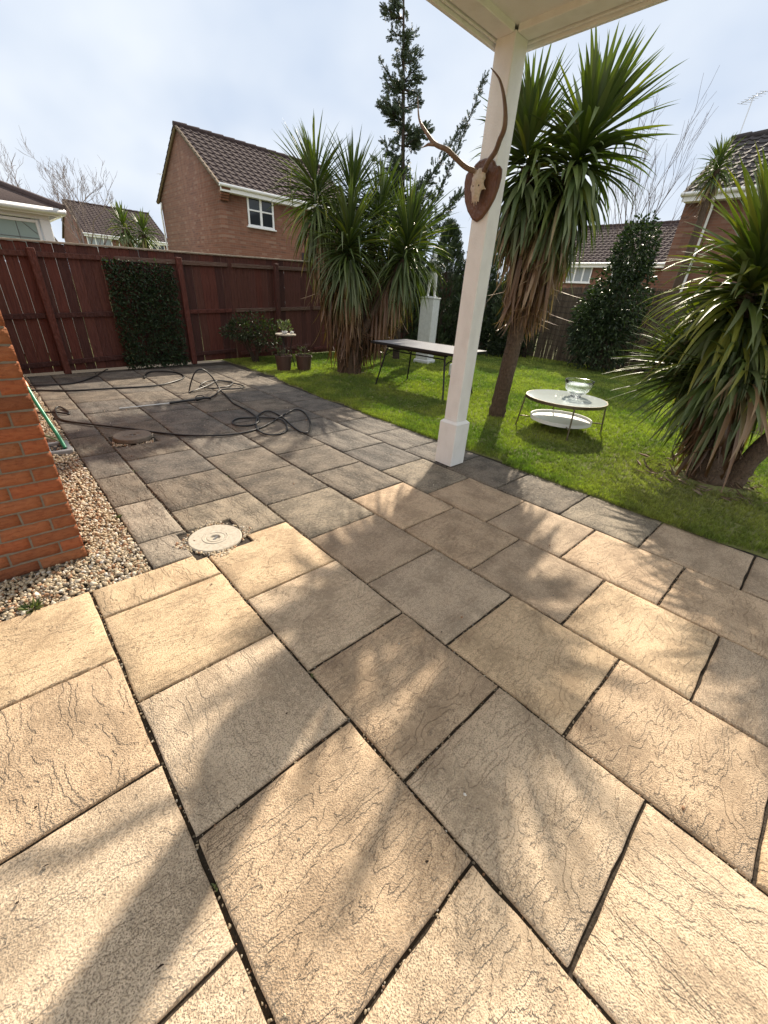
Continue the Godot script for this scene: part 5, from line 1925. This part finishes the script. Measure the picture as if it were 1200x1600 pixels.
func cover(label: String, at_: Vector3, r: float, m: Material, turn: float):
	var c := thing("drain_cover", label, "drain cover", at_, turn, "round concrete drain covers")
	var st := begin()
	lathe(st, [Vector2(r * 0.97, -0.03), Vector2(r, -0.02), Vector2(r, 0.010), Vector2(r - 0.007, 0.0165), Vector2(0.064, 0.0155), Vector2(0.060, 0.0125), Vector2(0.055, 0.0125), Vector2(0.052, 0.0155), Vector2(0.034, 0.0155), Vector2(0.030, 0.004), Vector2(0, 0.002)], 48, Vector3.ZERO, false)
	part(c, "lid", done(st), m)
	var k := begin()
	bev(k, Vector3(0.050, 0.010, 0.012), Vector3(0, 0.009, 0), 0.003)
	part(c, "lifting_bar", done(k), mats.lead)
	var rg := begin()
	var pts := []
	for i in 17:
		var a := 0.5 + i * 0.28
		pts.append(Vector3(cos(a) * 0.080, 0.0165, sin(a) * 0.080))
	tube(rg, pts, [0.0035], 5)
	part(c, "raised_ring", done(rg), m)
	# stones in the corners of the cut-out round it
	for v in 2:
		var xs := []
		var cs := []
		for i in 900:
			var p := Vector3(rnd(-0.185, 0.185), 0, rnd(-0.185, 0.185))
			if p.length() < r + 0.008:
				continue
			p.y = rnd(-0.014, 0.002) - at_.y
			xs.append(Transform3D(spin_basis().scaled(Vector3.ONE * rnd(0.005, 0.012)), p))
			cs.append(pebble_color())
		swarm(c, "packing_stones", pebble_mesh(70 + v), mats.pebble, xs, cs)

func build_covers():
	cover("clean pale round concrete drain cover nearest the camera", Vector3(0.775, -0.014, -2.392), 0.172, mats.concrete, 0.6)
	cover("dark dirty round concrete drain cover beside the black hose", Vector3(0.875, 0.030, -4.755), 0.178, mats.concrete_dirty, 1.3)

func weed(at_: Vector3, n: int, s: float, label: String):
	var w := thing("weed", label, "weed", at_)
	var xs := []
	var cs := []
	for i in n:
		var a := rnd(0, TAU)
		xs.append(Transform3D(aim(Vector3(cos(a), rnd(0.3, 1.2), sin(a)), rnd(0, TAU), s * rnd(0.5, 1.2)), Vector3(rnd(-0.02, 0.02), 0, rnd(-0.02, 0.02)) * s * 12))
		cs.append(Color(0.05, 0.085, 0.02).lerp(Color(0.19, 0.21, 0.08), rng.randf()))
	swarm(w, "leaves", small_leaf(0.13), mats.leaf, xs, cs)

func build_litter():
	weed(Vector3(-0.205, -0.005, -2.285), 46, 0.055, "yellow-green weed tuft on the gravel edge below brick wall")
	weed(Vector3(0.655, -0.02, -3.86), 30, 0.035, "small weed in the joint beyond the near drain cover")
	weed(Vector3(0.652, -0.010, -1.045), 12, 0.022, "tiny green sprig in the slab joint at mid patio")
	weed(Vector3(0.047, -0.010, -0.62), 10, 0.018, "tiny green sprig in the joint nearest the bottom left")
	weed(Vector3(1.262, -0.012, -3.30), 16, 0.024, "low weed in the joint left of the coiled black hose")
	weed(Vector3(0.352, -0.006, -3.05), 22, 0.030, "pale weed at the gravel edge short of the drain")
	weed(Vector3(3.73, -0.005, -1.95), 26, 0.045, "grass tuft leaning over the slab edge right of the post")
	# grit in the joints and loose on the slabs
	var g := thing("joint_grit", "scattered small stones and crumbs in the slab joints", "grit")
	g.set_meta("kind", "stuff")
	for v in 2:
		var xs := []
		var cs := []
		for i in 2000:
			var p: Vector3
			if rng.randf() < 0.6:
				p = Vector3(X0 + PX * (rng.randi() % 6) + rnd(-0.005, 0.005), rnd(-0.015, -0.009), rnd(-6.0, 0.6))
			else:
				var k := rng.randi() % 6
				var off := -0.465 if k % 2 == 1 else -0.160
				p = Vector3(X0 + PX * (k + rng.randf()), rnd(-0.015, -0.009), off - PZ * (rng.randi() % 9) + rnd(-0.004, 0.004))
			var s := rnd(0.002, 0.006)
			xs.append(Transform3D(spin_basis().scaled(Vector3.ONE * s), p))
			cs.append(pebble_color() * rnd(0.25, 0.95))
		for i in 60:
			var s := rnd(0.003, 0.0075)
			xs.append(Transform3D(spin_basis().scaled(Vector3.ONE * s), Vector3(rnd(-0.4, 3.6), s * 0.5, rnd(-8.0, 0.4))))
			cs.append(pebble_color())
		swarm(g, "grit", pebble_mesh(80 + v), mats.pebble, xs, cs)
	# dead leaf crumbs
	var d := thing("leaf_crumbs", "dark crumbs of dead leaf lying on the slabs", "leaf litter")
	d.set_meta("kind", "stuff")
	var xs := []
	var cs := []
	for q in [Vector2(-0.31, -0.985), Vector2(-0.13, -0.56)]:
		xs.append(Transform3D(aim(Vector3(1, 0.25, 0.4), 0.7, 0.020), Vector3(q.x, 0.004, q.y)))
		cs.append(Color(0.04, 0.02, 0.012))
	for i in 90:
		xs.append(Transform3D(aim(Vector3(rnd(-1, 1), rnd(0.0, 0.4), rnd(-1, 1)), rnd(0, TAU), rnd(0.005, 0.013)), Vector3(rnd(-0.4, 3.7), 0.005, rnd(-7.0, 0.4))))
		cs.append(Color(0.05, 0.03, 0.018) * rnd(0.6, 1.6))
	swarm(d, "crumbs", small_leaf(0.32), mats.reed, xs, cs)
	# dried palm leaves fallen under the right-hand clump
	var f := thing("fallen_leaves", "dry fallen palm leaves scattered round the right-hand trunks", "leaf litter")
	f.set_meta("kind", "stuff")
	xs = []
	cs = []
	for i in 150:
		var a := rnd(0, TAU)
		var r := rnd(0.12, 0.62)
		xs.append(Transform3D(aim(Vector3(rnd(-1, 1), rnd(0.02, 0.25), rnd(-1, 1)), rnd(0, TAU), rnd(0.05, 0.16)), Vector3(5.15 + cos(a) * r, rnd(0.025, 0.05), -0.45 + sin(a) * r)))
		cs.append(Color(0.11, 0.065, 0.035).lerp(Color(0.26, 0.20, 0.13), rng.randf()))
	swarm(f, "leaves", small_leaf(0.10), mats.reed, xs, cs)
